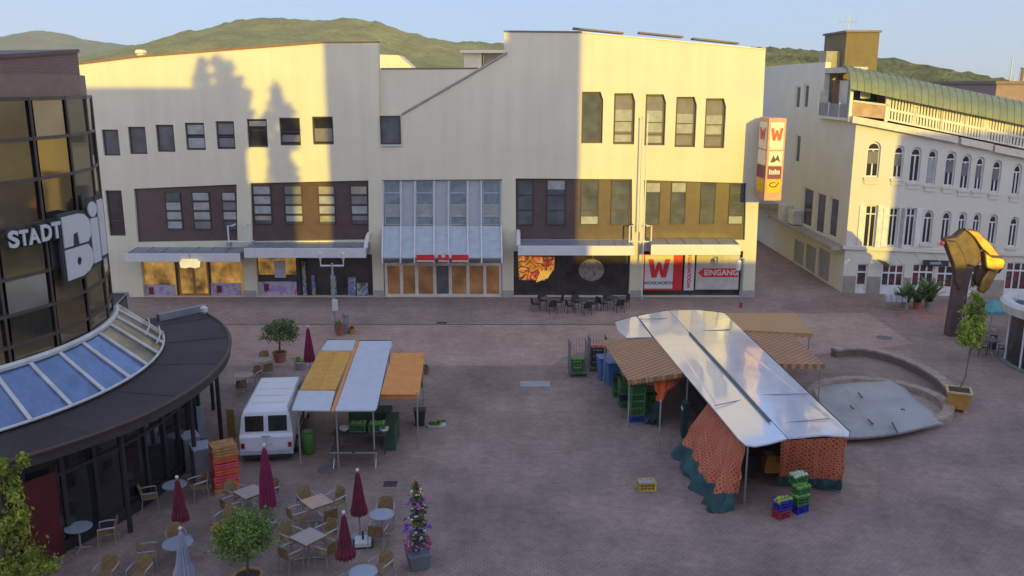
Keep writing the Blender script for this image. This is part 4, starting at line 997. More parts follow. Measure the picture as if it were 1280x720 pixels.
for i in range(M_):
    aa = a0+(a1-a0)*i/M_; ab = a0+(a1-a0)*(i+1)/M_
    b.quad(pc(wr(aa),aa,.35),pc(wr(ab),ab,.35),pc(wr(ab),ab,3.36),pc(wr(aa),aa,3.36))
    c_.box(-.07,.07,-.07,.07,.0,3.37,Matrix.Translation(pc(wr(aa),aa,0)) @ Matrix.Rotation(aa,4,'Z'))
    p,q = pc(wr(aa)-.05,aa,0),pc(wr(ab)-.05,ab,0); p2,q2 = pc(wr(aa)+.08,aa,0),pc(wr(ab)+.08,ab,0); H2=Vector((0,0,.35))
    c_.hexa([p,p2,q2,q],[p+H2,p2+H2,q2+H2,q+H2])
    H3=Vector((0,0,2.35)); H4=Vector((0,0,2.45)); c_.hexa([p+H3,p2+H3,q2+H3,q+H3],[p+H4,p2+H4,q2+H4,q+H4])
cobj('glazing', b, CG); cobj('frame', c_, CFR)
b = MB(); aa,ab = R(-37),R(-31)
for k in range(4):
    u0_,u1_ = aa+(ab-aa)*k/4, aa+(ab-aa)*(k+1)/4; r_=10.86
    b.quad(pc(r_,u0_,0.02),pc(r_,u1_,0.02),pc(r_,u1_,2.6),pc(r_,u0_,2.6))
cobj('red_panel', b, mat('dark_red_panel',(.10,.008,.010),.5))
for a in (R(-22),R(-4),R(14),R(32)): b = MB(); b.cyl(pc(11.5,a,0),pc(11.5,a,3.38),.08,.08,8); cobj('roof_column', b, CFR)
# sign letters on the tower
SL = mat('sign_letter_white', (.60,.59,.57), .45, var=.03); SLD = mat('sign_letter_edge', (.04,.04,.045), .5)
ca,cz = cylhit(60,300,TR)
sg = thing('tower_sign', 'big white letters reading STADT Bil on the brown glass tower', 'sign', pc(TR+.1,ca,cz))
def tl(ch, pxa, pxb, pya, pyb, aspect=None, bold=.03):
    r = TR+.26
    aA,zA_ = cylhit(pxa,(pya+pyb)/2,r); aB,zB_ = cylhit(pxb,(pya+pyb)/2,r); am,zt1_ = cylhit((pxa+pxb)/2,pya,r); am2,zb1 = cylhit((pxa+pxb)/2,pyb,r)
    wd = abs(aB-aA)*r; h = zt1_-zb1; z = (zt1_+zb1)/2; a = (aA+aB)/2
    for mm, ex_, off in ((SLD,.05,0.),(SL,.02,.085)):
        g = 1.14 if mm is SLD else 1.
        b = MB()
        if ch == 'B':                     # blocky letter: an upper arch on a lower bowl
            q = MB()
            up_ = [(0,.52),(.30,.52),(.34,.70),(.50,.72),(.54,.52),(.86,.52),(.97,.6),(1,.74),(.95,.88),(.8,.97),(.6,1),(0,1)]
            lo_ = [(0,0),(.55,0),(.8,.05),(.95,.14),(1,.26),(.96,.38),(.84,.48),(0,.48)]
            ho_ = [(.46+.09*math.cos(i*.785),.25+.07*math.sin(i*.785)) for i in range(8)]
            if mm is SLD: q.prismY([(-.07,-.05),(.6,-.05),(.9,.03),(1.06,.2),(1.06,.85),(.9,1.0),(.65,1.05),(-.07,1.05)], -ex_, ex_)
            else: q.prismY(up_,-ex_,ex_); q.prismY(lo_,-ex_,ex_,[ho_])
            b.v = [Vector(((v.x-.5)*wd, (v.z-.5)*h, -v.y)) for v in q.v]; b.f = q.f; b.mi = q.mi
        else:
            b.text(ch, 1., Matrix.Identity(4), .5, bold*1.5 if mm is SLD else bold)
            xs=[v.x for v in b.v]; ys=[v.y for v in b.v]; x_0,x_1,y_0,y_1=min(xs),max(xs),min(ys),max(ys)
            b.v = [Vector(((v.x-(x_0+x_1)/2)/(x_1-x_0)*wd*g,(v.y-(y_0+y_1)/2)/(y_1-y_0)*h*g,v.z*2*ex_)) for v in b.v]
        T = Matrix.Translation(pc(r+off,a,z)) @ Matrix.Rotation(a+R(90),4,'Z') @ Matrix.Rotation(R(90),4,'X')
        b.v = [T @ v for v in b.v]
        obj('letter' if mm is SL else 'letter_edge', b, mm, sg, world=True)
for ch,x0,x1,y0,y1 in (('S',8,21,288,310),('T',21.5,33,287,307),('A',32.5,47,285,305),('D',48.5,61.5,280,301),('T',62,73,277,298),('B',76,111,267,347),('i',109.5,120,251,329),('l',120.5,127.5,248,320)):
    tl(ch,x0,x1,y0,y1,bold=.035 if ch != 'B' else .05)
# steel frame on the roof side of the store, seen between the tower and the store
p = onY(152,390,49); t = thing('steel_gate', 'grey steel braced frame between tower and department store', 'gate', (p.x,p.y,0))
b = MB(); q0 = onY(136,366,50); q1 = onY(160,369,50); b.tube([(q0.x,50,0),(q0.x,50,q0.z)],.06,6); b.tube([(q1.x,50,0),(q1.x,50,q0.z)],.06,6); b.tube([(q0.x,50,q0.z),(q1.x,50,q0.z)],.06,6); b.tube([(q0.x,50,.4),(q1.x,50,q0.z)],.05,6); b.tube([(q0.x,50,.3),(q1.x,50,.3)],.05,6); obj('frame',b,STEEL,t,world=True)
b = MB(); b.box(q0.x+.06,q1.x-.06,50.05,50.08,.35,q0.z-.06); obj('panel',b,mat('gate_panel',(.10,.095,.10),.6),t,world=True)
# ================================================================== market
def checks(name, cols, cell, stripe=None, rough=.8):
    m = mat(name, cols[0], rough); N, L, bs = nodes(m)
    tc = N.new('ShaderNodeTexCoord'); sp = N.new('ShaderNodeSeparateXYZ'); L.new(tc.outputs['Object'], sp.inputs[0])
    ad = N.new('ShaderNodeMath'); ad.operation = 'ADD'; L.new(sp.outputs['X'],ad.inputs[0]); L.new(sp.outputs['Y'],ad.inputs[1])
    def wave(src, k):
        a = N.new('ShaderNodeMath'); a.operation='MULTIPLY'; a.inputs[1].default_value = 2*math.pi/k; L.new(src,a.inputs[0])
        s = N.new('ShaderNodeMath'); s.operation='SINE'; L.new(a.outputs[0],s.inputs[0]); return s.outputs[0]
    if stripe == 'cloth': s0 = N.new('ShaderNodeSeparateXYZ'); L.new(tc.outputs['UV'], s0.inputs[0]); s1 = wave(s0.outputs['X'],cell); s2 = wave(s0.outputs['Y'],cell)
    elif stripe == 'flat': s1 = wave(sp.outputs['X'],cell); s2 = wave(sp.outputs['Y'],cell)
    else: s1 = wave(ad.outputs[0],cell); s2 = wave(sp.outputs['Z'],cell)
    mu = N.new('ShaderNodeMath'); mu.operation='MULTIPLY'; L.new(s1,mu.inputs[0]); L.new(s2,mu.inputs[1])
    nz = N.new('ShaderNodeTexNoise'); nz.inputs['Scale'].default_value=1.4; nz.inputs['Detail'].default_value=4; L.new(tc.outputs['Object'],nz.inputs['Vector'])
    mr = N.new('ShaderNodeMapRange'); mr.inputs['From Min'].default_value=.35; mr.inputs['From Max'].default_value=.65; mr.inputs['To Min'].default_value=-.2; mr.inputs['To Max'].default_value=.2; L.new(nz.outputs['Fac'],mr.inputs['Value'])
    a2 = N.new('ShaderNodeMath'); a2.operation='ADD'; L.new(mu.outputs[0],a2.inputs[0]); L.new(mr.outputs[0],a2.inputs[1])
    m2 = N.new('ShaderNodeMapRange'); m2.inputs['From Min'].default_value=-1; m2.inputs['From Max'].default_value=1; L.new(a2.outputs[0],m2.inputs['Value'])
    rp = N.new('ShaderNodeValToRGB')
    while len(rp.color_ramp.elements) < len(cols): rp.color_ramp.elements.new(.5)
    for i,c in enumerate(cols): rp.color_ramp.elements[i].position=.22+.56*i/(len(cols)-1); rp.color_ramp.elements[i].color=(*c,1)
    L.new(m2.outputs[0],rp.inputs['Fac']); L.new(rp.outputs['Color'],bs.inputs['Base Color']); return m
CURT = checks('orange_check_cloth', [(.06,.08,.065),(.56,.07,.02),(.78,.12,.025),(.72,.17,.04),(.22,.17,.12)], .20, 'cloth')
HEM = mat('green_hem_cloth', (.025,.075,.075), .85, var=.25)
AWN = checks('rust_check_awning', [(.17,.16,.07),(.40,.14,.06),(.46,.24,.13)], .34, 'flat')
AWO = checks('olive_awning', [(.34,.25,.11),(.50,.22,.09),(.42,.27,.13)], .34, 'flat')
ORC = mat('orange_cloth', (.62,.10,.02), .8, var=.2)
GOC = mat('amber_cloth', (.42,.20,.03), .8, var=.3)
PLAS = mat('white_roof_sheet', (.56,.57,.64), .18, var=.06, scale=.8, bump=.012, bscale=.8, spec=.9, coat=1.)
_n,_l,_b = nodes(PLAS); _b.inputs['Coat IOR'].default_value = 1.85; _b.inputs['Coat Roughness'].default_value = .06
ALU = mat('aluminium', (.50,.50,.50), .35, metal=.7)
DKF = mat('black_rubber', (.025,.025,.027), .7)
def drape(tops, bots, folds, amp, nu=60, nv=16, flare=.0, v0=0., v1=1., seed=0):
    b = MB(); b.uv = []; tops=[Vector(p) for p in tops]; bots=[Vector(p) for p in bots]
    def lerp(P,u):
        k=min(int(u*(len(P)-1)),len(P)-2); f=u*(len(P)-1)-k; return P[k]*(1-f)+P[k+1]*f
    LU=sum((q-p).length for p,q in zip(bots,bots[1:]))*1.15
    for i in range(nu+1):
        u=i/nu; T=lerp(tops,u); B=lerp(bots,u); tng=(lerp(tops,min(1,u+.02))-lerp(tops,max(0,u-.02))).normalized(); nr=Vector((tng.y,-tng.x,0))
        for j in range(nv+1):
            v=v0+(v1-v0)*j/nv; p=T*(1-v)+B*v
            w=math.sin(u*folds*6.283+1.5*mn.noise(Vector((u*5,v*2,seed))))*amp*(.35+.65*v)+amp*2.2*mn.noise(Vector((u*7+v*3,v*2.2,seed+4)))*(.25+v)+amp*1.1*mn.noise(Vector((u*19-v*4,v*5,seed+9)))*(.2+v)
            b.v.append(p+nr*w+tng*w*.5); b.uv.append((u*LU,v*(T-B).length))
    for i in range(nu):
        for j in range(nv): a=i*(nv+1)+j; b.f.append((a,a+1,a+nv+2,a+nv+1)); b.mi.append(0)
    return b
def fringe(p0, p1, n, h):
    b = MB(); p0=Vector(p0); p1=Vector(p1)
    for i in range(n):
        a=p0.lerp(p1,i/n); c=p0.lerp(p1,(i+1)/n); m=(a+c)/2
        b.add([a,c,c-Vector((0,0,h*.6)),m-Vector((0,0,h)),a-Vector((0,0,h*.6))],[(0,4,3,2,1)])
    return b
stall = thing('market_stall', 'long market stall with glossy white roof and orange checked curtains', 'market stall', at(960,560))
def mo(n,b,m,par=None,**k): return obj(n,b,m,par or stall,world=True,**k)
ZE, ZR = 2.2, 2.30
b = MB(); b.slab([at(797,395,ZE),at(817,391,ZE+.06),at(836,388,ZR),at(984,548,ZR),at(962,554,ZE+.06),at(944,557.5,ZE+.02),at(932,556,ZE),at(922,547,ZE),at(817,421,ZE)],.05); mo('roof_panel', b, PLAS)
b = MB(); b.slab([at(836.6,388,ZR+.01),at(870,387.5,ZR-.03),at(905,391,ZE),at(1062,540,ZE),at(1061,545.5,ZE),at(1030,543.5,ZE+.05),at(985,547.5,ZR+.01)],.05); mo('roof_panel', b, PLAS)
b = MB(); b.slab([at(769,402,ZE),at(795,395.2,ZE+.02),at(815,421.2,ZE-.02),at(783,422,ZE),at(772,413,ZE)],.05); mo('roof_panel', b, PLAS)
b = MB(); b.tube([at(862,416,ZR+.05),at(910,468,ZR+.06),at(962,526,ZR+.05)], .05, 6); mo('ridge_gap', b, mat('grey_green_gap',(.10,.13,.13),.5))
for p,q in (((893,507),(936,498)),((938,494),(1012,492)),((966,530),(1037,523)),((866,414),(912,412)),((838,398),(800,399))):
    b = MB(); b.tube([at(*p,ZE+.07),at((p[0]+q[0])/2,(p[1]+q[1])/2,ZE+.09),at(*q,ZE+.05)],.018,5); mo('roof_seam', b, mat('roof_seam',(.22,.24,.28),.5))
b = MB(); b.tube([at(*q,z-.05) for q,z in (((769,402),ZE),((797,395),ZE),((836,388),ZR),((905,391),ZE),((1062,540),ZE),((1061,545.5),ZE),((1030,543.5),ZE+.05),((984,548),ZR),((962,554),ZE+.06),((944,557.5),ZE),((932,556),ZE),((922,547),ZE),((817,421),ZE))], .035, 6, True); mo('edge_trim', b, DKF)
for q in ((935,553),(893,505),(860,465),(1058,541),(985,470),(910,398),(800,400)):
    b = MB(); p = at(*q,ZE-.06); b.cyl((p.x,p.y,0),p,.035,.035,8); mo('pole', b, ALU)
def curtain(tops, bots, folds, amp, hem, m, seed, lab=None, nu=60):
    b = drape(tops,bots,folds,amp,nu,18,0,0,1-hem,seed); o = mo('curtain',b,m,smooth=True,label=lab)
    b = drape(tops,bots,folds,amp,nu,8,0,1-hem-.001,1.,seed); h = mo('hem',b,HEM,o,smooth=True); return o
L0,L1,L2 = at(890,496,ZE-.06), at(908,524,ZE-.06), at(932,554,ZE-.06)
curtain([L0,L1,L2],[at(840,568,.03),at(858,596,.03),at(876,624,.03),at(890,642,.03),at(918,638,.03)],6,.085,.24,CURT,3,nu=140)
curtain([at(977,551,ZE+.02),at(1059,546,ZE-.06)],[at(972,606,.1),at(1050,613,.1)],6,.04,.2,CURT,8)
b = drape([at(905,396,ZE-.1),at(980,468,ZE-.1),at(1056,540,ZE-.1)],[at(915,430,.1),at(985,520,.1),at(1050,610,.1)],14,.05,90,10); mo('back_curtain',b,GOC,smooth=True)
b = MB(); c0 = at(930,540,.9); 
b.box(7.6,8.4,28.2,39.5,.04,.85); b.box(9.5,10.2,28.6,40,.04,.85); mo('counter', b, mat('counter_dark',(.05,.04,.035),.7))
b = MB(); b.box(8.55,9.45,27.6,28.1,.5,.9); b.box(8.6,8.9,27.62,28.08,.903,1.1); mo('till_table', b, mat('amber_table',(.45,.2,.03),.5))
b = MB(); b.box(6.55,6.75,31.7,32.1,.04,1.45); mo('price_board', b, mat('dark_teal_board',(.02,.04,.045),.5))
b = MB(); b.box(6.52,6.545,31.75,32.05,1.15,1.25); mo('price_strip', b, SWH)
# awnings
def awning(pts, m, fr=None, lab=None, z=2.15):
    P = [at(x,y,z) for x,y in pts]; b = MB(); b.slab(P,.03); a = mo('awning',b,m,label=lab)
    if fr: 
        b = fringe(P[fr[0]]-Vector((0,0,.02)),P[fr[1]]-Vector((0,0,.02)),fr[2],.22); mo('fringe',b,m,a)
    return a
awning([(752,425),(824,423),(862,465),(785,475.5)], AWN, (3,2,18), 'rust checked awning over the green crates')
awning([(906,391),(995,391.5),(1017,417),(925,412.5)], AWO, (2,3,10), 'olive awning at the far corner', 2.2)
awning([(926,413.5),(983,412),(1031,455.5),(968,455)], AWN, (3,2,14), 'rust checked awning on the fountain side', 2.12)
b = drape([at(816,472,2.0),at(858,466,2.0)],[at(822,500,1.1),at(824,502,1.1)],3,.08,20,8); o = mo('tied_cloth',b,ORC,smooth=True)
b = drape([at(822,500,1.1),at(826,502,1.1)],[at(806,528,.05),at(828,532,.05)],3,.09,20,8); mo('tied_hem',b,HEM,o,smooth=True)
for q in ((756,428),(787,472),(826,500),(990,394),(1027,453),(1012,415)):
    b = MB(); p = at(*q,2.08); b.cyl((p.x,p.y,0),p,.03,.03,8); mo('awning_pole', b, ALU)
# ---- crates
def crate_mesh(w=.6,d=.4,h=.3,t=.025):
    b = MB(); b.box(-w/2,w/2,-d/2,d/2,0,t)
    def slots(x0,x1):
        n=4; hs=[]
        for r in range(2):
            for i in range(n):
                a=x0+.05+(x1-x0-.1)*i/n+.012; c=x0+.05+(x1-x0-.1)*(i+1)/n-.012; z=.05+r*(h-.09)/2; hs.append([(a,z),(c,z),(c,z+(h-.13)/2),(a,z+(h-.13)/2)])
        return hs
    b.prismY([(-w/2,t),(w/2,t),(w/2,h),(-w/2,h)],-d/2,-d/2+t,slots(-w/2,w/2)); b.prismY([(-w/2,t),(w/2,t),(w/2,h),(-w/2,h)],d/2-t,d/2,slots(-w/2,w/2))
    s=MB(); s.prismY([(-d/2+t,t),(d/2-t,t),(d/2-t,h),(-d/2+t,h)],-t/2,t/2,slots(-d/2+t,d/2-t))
    for x in (-w/2+t/2,w/2-t/2): b.add(s.v,s.f,Matrix.Translation((x,0,0)) @ Matrix.Rotation(R(90),4,'Z'))
    b.box(-w/2-.012,w/2+.012,-d/2-.012,-d/2-.001,h-.04,h+.006); b.box(-w/2-.012,w/2+.012,d/2+.001,d/2+.012,h-.04,h+.006)
    return b
GRC = mat('green_crate', (.05,.17,.05), .5, var=.2); BLC = mat('blue_crate', (.02,.07,.30), .45, var=.2); RDC = mat('red_crate', (.35,.03,.06), .5); LBC = mat('light_blue_bin', (.07,.16,.34), .5); DKC = mat('dark_crate', (.03,.035,.04), .6)
VIOL = mat('cobalt_crate', (.02,.03,.35), .4)
MELON = mat('green_melon', (.33,.38,.06), .5, var=.3); CAB = mat('pale_cabbage', (.45,.55,.38), .7, var=.3, scale=9); LEAFY = mat('lettuce', (.14,.30,.05), .7, var=.4, scale=9); TOM = mat('red_fruit', (.42,.04,.02), .4)
cm0 = crate_mesh()
def crate(m, loc, rz, label, fill=None, group=None, sz=None):
    mb = MB(); mb.add(cm0.v if not sz else [(v.x*sz[0],v.y*sz[1],v.z*sz[2]) for v in cm0.v], cm0.f)
    t = thing('crate', label, 'crate', loc, rz, group); obj('box', mb, m, t)
    if fill:
        r2 = random.Random(hash(label) % 1000 if False else len(label)*7); b = MB()
        for i in range(4):
            for j in range(2):
                if fill in (MELON,): b.sphere((-.2+.14*i+r2.uniform(-.02,.02),-.09+.18*j,.24+r2.uniform(0,.05)),.085,10,7)
                else: b.sphere((-.21+.14*i,-.09+.18*j,.26+r2.uniform(0,.04)),.09,9,6,.8)
        obj('produce', b, fill, t, smooth=True)
    return t
def stack(px, py, mats, rz, where, grp, fill=None, dz=.3):
    p = at(px,py); nm = len(mats)
    pos = ['bottom','second','third','fourth','fifth','topmost']
    for i,(m,cn) in enumerate(mats):
        lv = 'topmost' if i == nm-1 else pos[i]
        crate(m,(p.x,p.y,i*dz),rz+rnd.uniform(-.05,.05),f'{cn} plastic crate, {lv} of {where}',fill if i==nm-1 else None,grp)
Gn,Bn,Dn = (GRC,'green'),(BLC,'blue'),(DKC,'dark')
stack(795,526,[Bn,Gn,Gn,Gn,Gn],.2,'the stack under the awning fringe','crates at the long stall')
stack(812,519,[Gn,Gn,Gn,Gn],.1,'the stack beside the tied orange cloth','crates at the long stall')
stack(779,507,[Gn,Dn,Gn,Gn],1.6,'the stack behind the fringe corner','crates at the long stall')
stack(771,494,[Gn,Gn,Dn],1.5,'the stack between blue bins and green crates','crates at the long stall')
stack(797,505,[Gn,Gn,Gn,Gn,Gn],.1,'the inner stack in the awning shade','crates at the long stall')
for px,py,lab,m in ((755,474,'light blue tall bin at the outer awning corner',LBC),(765,480,'second light blue tall bin under the awning',LBC)):
    p = at(px,py); t = thing('bin', lab, 'bin', p, .15, 'blue bins at the awning'); b = MB(); b.add([(-.24,-.3,0),(.24,-.3,0),(.24,.3,0),(-.24,.3,0),(-.3,-.37,1.05),(.3,-.37,1.05),(.3,.37,1.05),(-.3,.37,1.05)],[(3,2,1,0),(0,1,5,4),(1,2,6,5),(2,3,7,6),(3,0,4,7),(4,5,6,7)]); obj('body',b,m,t,bevel=.02)
    b = MB(); b.box(-.33,.33,-.4,.4,1.053,1.12); obj('lid',b,m,t,bevel=.02)
p = at(982,646); 
crate(RDC,(p.x-.15,p.y,0),.5,'red plastic crate, bottom of the pair under the cobalt crate',None,'crates in front of the stall',(.8,.9,.9))
crate(VIOL,(p.x-.12,p.y+.03,.3),.45,'cobalt crate of pale melons in front of the open stall',MELON,'crates in front of the stall',(.8,.9,1.05))
p = at(996,641)
crate(VIOL,(p.x+.1,p.y+.1,0),.5,'cobalt crate, bottom of the stack of leafy green crates',None,'crates in front of the stall',(.8,.9,.92))
crate(GRC,(p.x+.1,p.y+.12,.28),.42,'green crate, second in the stack right of the melons',LEAFY,'crates in front of the stall',(.8,.9,.92))
crate(GRC,(p.x+.15,p.y+.2,.56),.5,'green crate, third in the stack right of the melons',LEAFY,'crates in front of the stall',(.8,.9,.92))
crate(GRC,(p.x+.12,p.y+.45,.84),.5,'green crate of pale cabbages, topmost of the stack by the front curtain',CAB,'crates in front of the stall',(.8,.9,.92))
YC = mat('yellow_crate',(.55,.36,.05),.5,var=.3)
p = at(808,611); t = crate(YC,p,.06,'small yellow crate standing alone on the open square',None); 
b = MB(); b.box(-.27,.27,-.17,.17,.2,.285); obj('cardboard',b,mat('grey_cardboard',(.32,.29,.30),.8,var=.35,scale=8),t)
# ---- roll cages
WIRE = mat('cage_wire',(.30,.27,.30),.4,metal=.5)
def cage(px,py,rz,lab,fillc):
    p = at(px,py); t = thing('roll_cage', lab, 'trolley', p, rz, 'wire roll cages'); b = MB(); b.box(-.4,.4,-.34,.34,.16,.22); obj('base',b,GRC,t,bevel=.01)
    for sx,sy in ((-.34,-.28),(.34,-.28),(.34,.28),(-.34,.28)): b = MB(); b.cyl((sx-.02,sy,.07),(sx+.02,sy,.07),.07,.07,10); b.box(sx-.03,sx+.03,sy-.02,sy+.02,.1,.16); obj('wheel',b,DKF,t)
    b = MB()
    for x in (-.4,.4):
        for y in (-.34,.34): b.cyl((x,y,.2),(x,y,1.7),.02,.02,6)
        for i in range(1,5): b.cyl((x,-.34+.136*i,.22),(x,-.34+.136*i,1.68),.009,.009,4)
        for z in (.6,1.,1.35,1.69): b.cyl((x,-.34,z),(x,.34,z),.011,.011,4)
    for i in range(1,6): b.cyl((-.4+.133*i,.34,.22),(-.4+.133*i,.34,1.68),.009,.009,4)
    for z in (.6,1.,1.35,1.69): b.cyl((-.4,.34,z),(.4,.34,z),.011,.011,4)
    obj('wire_frame',b,WIRE,t); return p
p = cage(722,469,.1,'wire roll cage with green crates, nearer the pale utility cover',GRC)
crate(GRC,(p.x-.02,p.y,.23),.1,'green crate, lower of two inside the outer wire cage',None,'crates in the roll cages'); crate(GRC,(p.x-.02,p.y,.53),.12,'green crate, upper of two inside the outer wire cage',LEAFY,'crates in the roll cages')
p = cage(746,462,.05,'wire roll cage with dark crates next to the blue bins',DKC)
for i,l in enumerate(('bottom','middle','top')): crate(DKC,(p.x,p.y,.23+.3*i),.05,f'dark crate, {l} of three in the wire cage by the bins',TOM if i==2 else None,'crates in the roll cages')
# ================================================================== striped stall and van
st2 = thing('market_stall', 'small market stall with orange and white striped roof beside the van', 'market stall', at(450,560))
def m2(n,b,m,par=None,**k): return obj(n,b,m,par or st2,world=True,**k)
WSH = mat('white_tarp', (.50,.51,.55), .45, var=.06, spec=.5); OSH = mat('amber_tarp', (.62,.30,.04), .6, var=.12); OSH2 = mat('orange_awning', (.66,.25,.05), .65, var=.1)
Z2=2.35
def pan(pts, m, n='roof_panel', zz=None): 
    b = MB(); b.slab([at(x,y,(zz[i] if zz else Z2)) for i,(x,y) in enumerate(pts)],.04); return m2(n,b,m,bevel=.0)
pan([(409,425),(445,425),(440.5,438),(401,438)],WSH); pan([(399.5,439),(440,439),(419.5,487),(374.5,487)],OSH); pan([(373.5,488),(419,488.5),(412.5,513),(364.5,512.5)],WSH)
pan([(446,425),(449,425),(418,513.5),(413.5,513.5)],OSH2,'roof_strip')
pan([(450,426),(489,426),(490.5,430),(487,438),(471,510),(468,513),(418.8,513)],WSH)
pan([(490.5,441),(531,441),(524,493),(475.5,492.5)],OSH2,'awning',[Z2-.03,Z2-.25,Z2-.25,Z2-.03])
b = MB(); b.tube([at(418,440,Z2+.03),at(396,487,Z2+.03)],.025,5); m2('roof_seam',b,mat('amber_light',(.66,.38,.08),.6))
b = MB(); p,q = at(524,493,Z2-.28),at(474.5,492.5,Z2-.08); b.hexa([p-Vector((0,.02,.16)),q-Vector((0,.02,.16)),q-Vector((0,-.02,.16)),p-Vector((0,-.02,.16))][::-1],[p-Vector((0,.02,0)),q-Vector((0,.02,0)),q-Vector((0,-.02,0)),p-Vector((0,-.02,0))][::-1]); m2('valance',b,OSH2)
b = MB(); b.tube([at(*q,Z2-.05) for q in ((409,425),(489,426),(471,512),(364.5,512.5))],.035,6,True); m2('edge_trim',b,DKF)
for q in ((412,428),(486,430),(466,509),(372,509),(420,511),(528,444),(521,490)):
    b = MB(); p = at(*q,Z2-.1); b.cyl((p.x,p.y,0),p,.03,.03,8); m2('pole',b,ALU)
b = MB(); b.box(-6.6,-4.6,30.2,31.0,.75,.82); 
for x in (-6.5,-4.7):
    for y in (30.3,30.9): b.cyl((x,y,0),(x,y,.75),.025,.025,6)
m2('counter',b,mat('counter_dark',(.05,.04,.035),.7))
b = MB(); b.box(-6.35,-4.75,32.2,33.0,.05,.9); b.box(-4.8,-4.35,30.6,32.0,.05,1.0); m2('rear_counter',b,mat('green_counter',(.035,.075,.04),.6))
for i,(x,y,m,lab) in enumerate(((-5.0,30.6,GRC,'green crate on the right half of the striped stall counter'),(-5.7,30.6,GRC,'green crate in the middle of the striped stall counter'))): crate(m,(x,y,.823),.03,lab,LEAFY,'crates on the striped stall')
for x,y,lab in ((-6.2,30.5,'round white bowl at the van end of the striped stall counter'),(-4.72,30.45,'round white bowl at the open end of the striped stall counter')):
    b = MB(); b.lathe([(.07,0),(.16,.08),(.19,.17),(.17,.17),(.1,.05)],(0,0,0),14); o = obj('bowl',b,SWH,loc=(x,y,.823 if x<-5 else 1.003 if False else .823),smooth=True); tag(o,lab,'bowl','white bowls on the stall')
t = thing('trestle_table', 'low folding table with steel edge in front of the striped stall', 'table', (-5.6,29.3,0)); b = MB(); b.box(-.85,.85,-.3,.3,.62,.655); obj('tabletop',b,mat('table_brown_dark',(.06,.045,.04),.6),t)
b = MB(); b.box(-.85,-.05,-.33,-.303,.61,.66); b.box(.05,.85,-.33,-.303,.61,.66); obj('edge',b,ALU,t)
for x in (-.75,.75):
    b = MB(); b.cyl((x,-.25,0),(x,.25,.62),.02,.02,6); b.cyl((x,.25,0),(x,-.25,.62),.02,.02,6); obj('leg',b,ALU,t)
p = at(386,566); t = thing('barrel', 'green plastic barrel beside the open van door', 'barrel', p); b = MB(); b.lathe([(.2,0),(.24,.1),(.25,.4),(.24,.75),(.19,.82)],(0,0,0),16); obj('body',b,mat('leaf_green_plastic',(.06,.16,.03),.5),t,smooth=True)
b = MB(); b.lathe([(.2,.82),(.2,.87),(.05,.88)],(0,0,0),16); obj('lid',b,mat('leaf_green_plastic',(.06,.16,.03),.5),t)
p = at(525,531); t = thing('bin', 'dark grey waste bin standing behind the seedling tray', 'bin', p, .1); b = MB(); b.add([(-.17,-.17,0),(.17,-.17,0),(.17,.17,0),(-.17,.17,0),(-.23,-.23,.62),(.23,-.23,.62),(.23,.23,.62),(-.23,.23,.62)],[(3,2,1,0),(0,1,5,4),(1,2,6,5),(2,3,7,6),(3,0,4,7),(4,5,6,7)]); obj('body',b,DKC,t,bevel=.02)
b = MB(); b.box(-.25,.25,-.25,.25,.622,.67); obj('lid',b,DKC,t,bevel=.02)
p = at(546,533); t = thing('seedling_tray', 'white tray of bright green seedlings by the dark bin', 'plant', p, .05); b = MB(); b.add([(-.33,-.14,0),(.33,-.14,0),(.33,.14,0),(-.33,.14,0),(-.36,-.17,.09),(.36,-.17,.09),(.36,.17,.09),(-.36,.17,.09)],[(3,2,1,0),(0,1,5,4),(1,2,6,5),(2,3,7,6),(3,0,4,7),(4,5,6,7)]); obj('tray',b,SWH,t)
LF1 = mat('bright_leaf',(.17,.30,.035),.6,var=.45,scale=3); LF2 = mat('dull_leaf',(.12,.17,.045),.7,var=.4,scale=2.5); LF3 = mat('yellow_green_leaf',(.25,.31,.035),.6,var=.5,scale=2)
b = MB(); b.leaves((0,0,.17),(.36,.17,.12),420,.06,3); obj('foliage',b,LF1,t)
p = at(533,468); t = thing('flower_pot','small ochre pot on the cobbles right of the striped stall','pot',p); b = MB(); b.lathe([(.1,0),(.15,.3),(.17,.3),(.17,.36),(.13,.36),(.1,.3)],(0,0,0),12); obj('pot',b,mat('ochre_pot',(.24,.15,.04),.7),t); b = MB(); b.leaves((0,0,.42),(.14,.14,.1),80,.06,5); obj('foliage',b,LF2,t)
p = at(517,492); t = thing('crate_box','green plastic box below the orange awning corner','box',p+Vector((0,1.0,0))); b=MB(); b.add(cm0.v,cm0.f); obj('box',b,GRC,t)
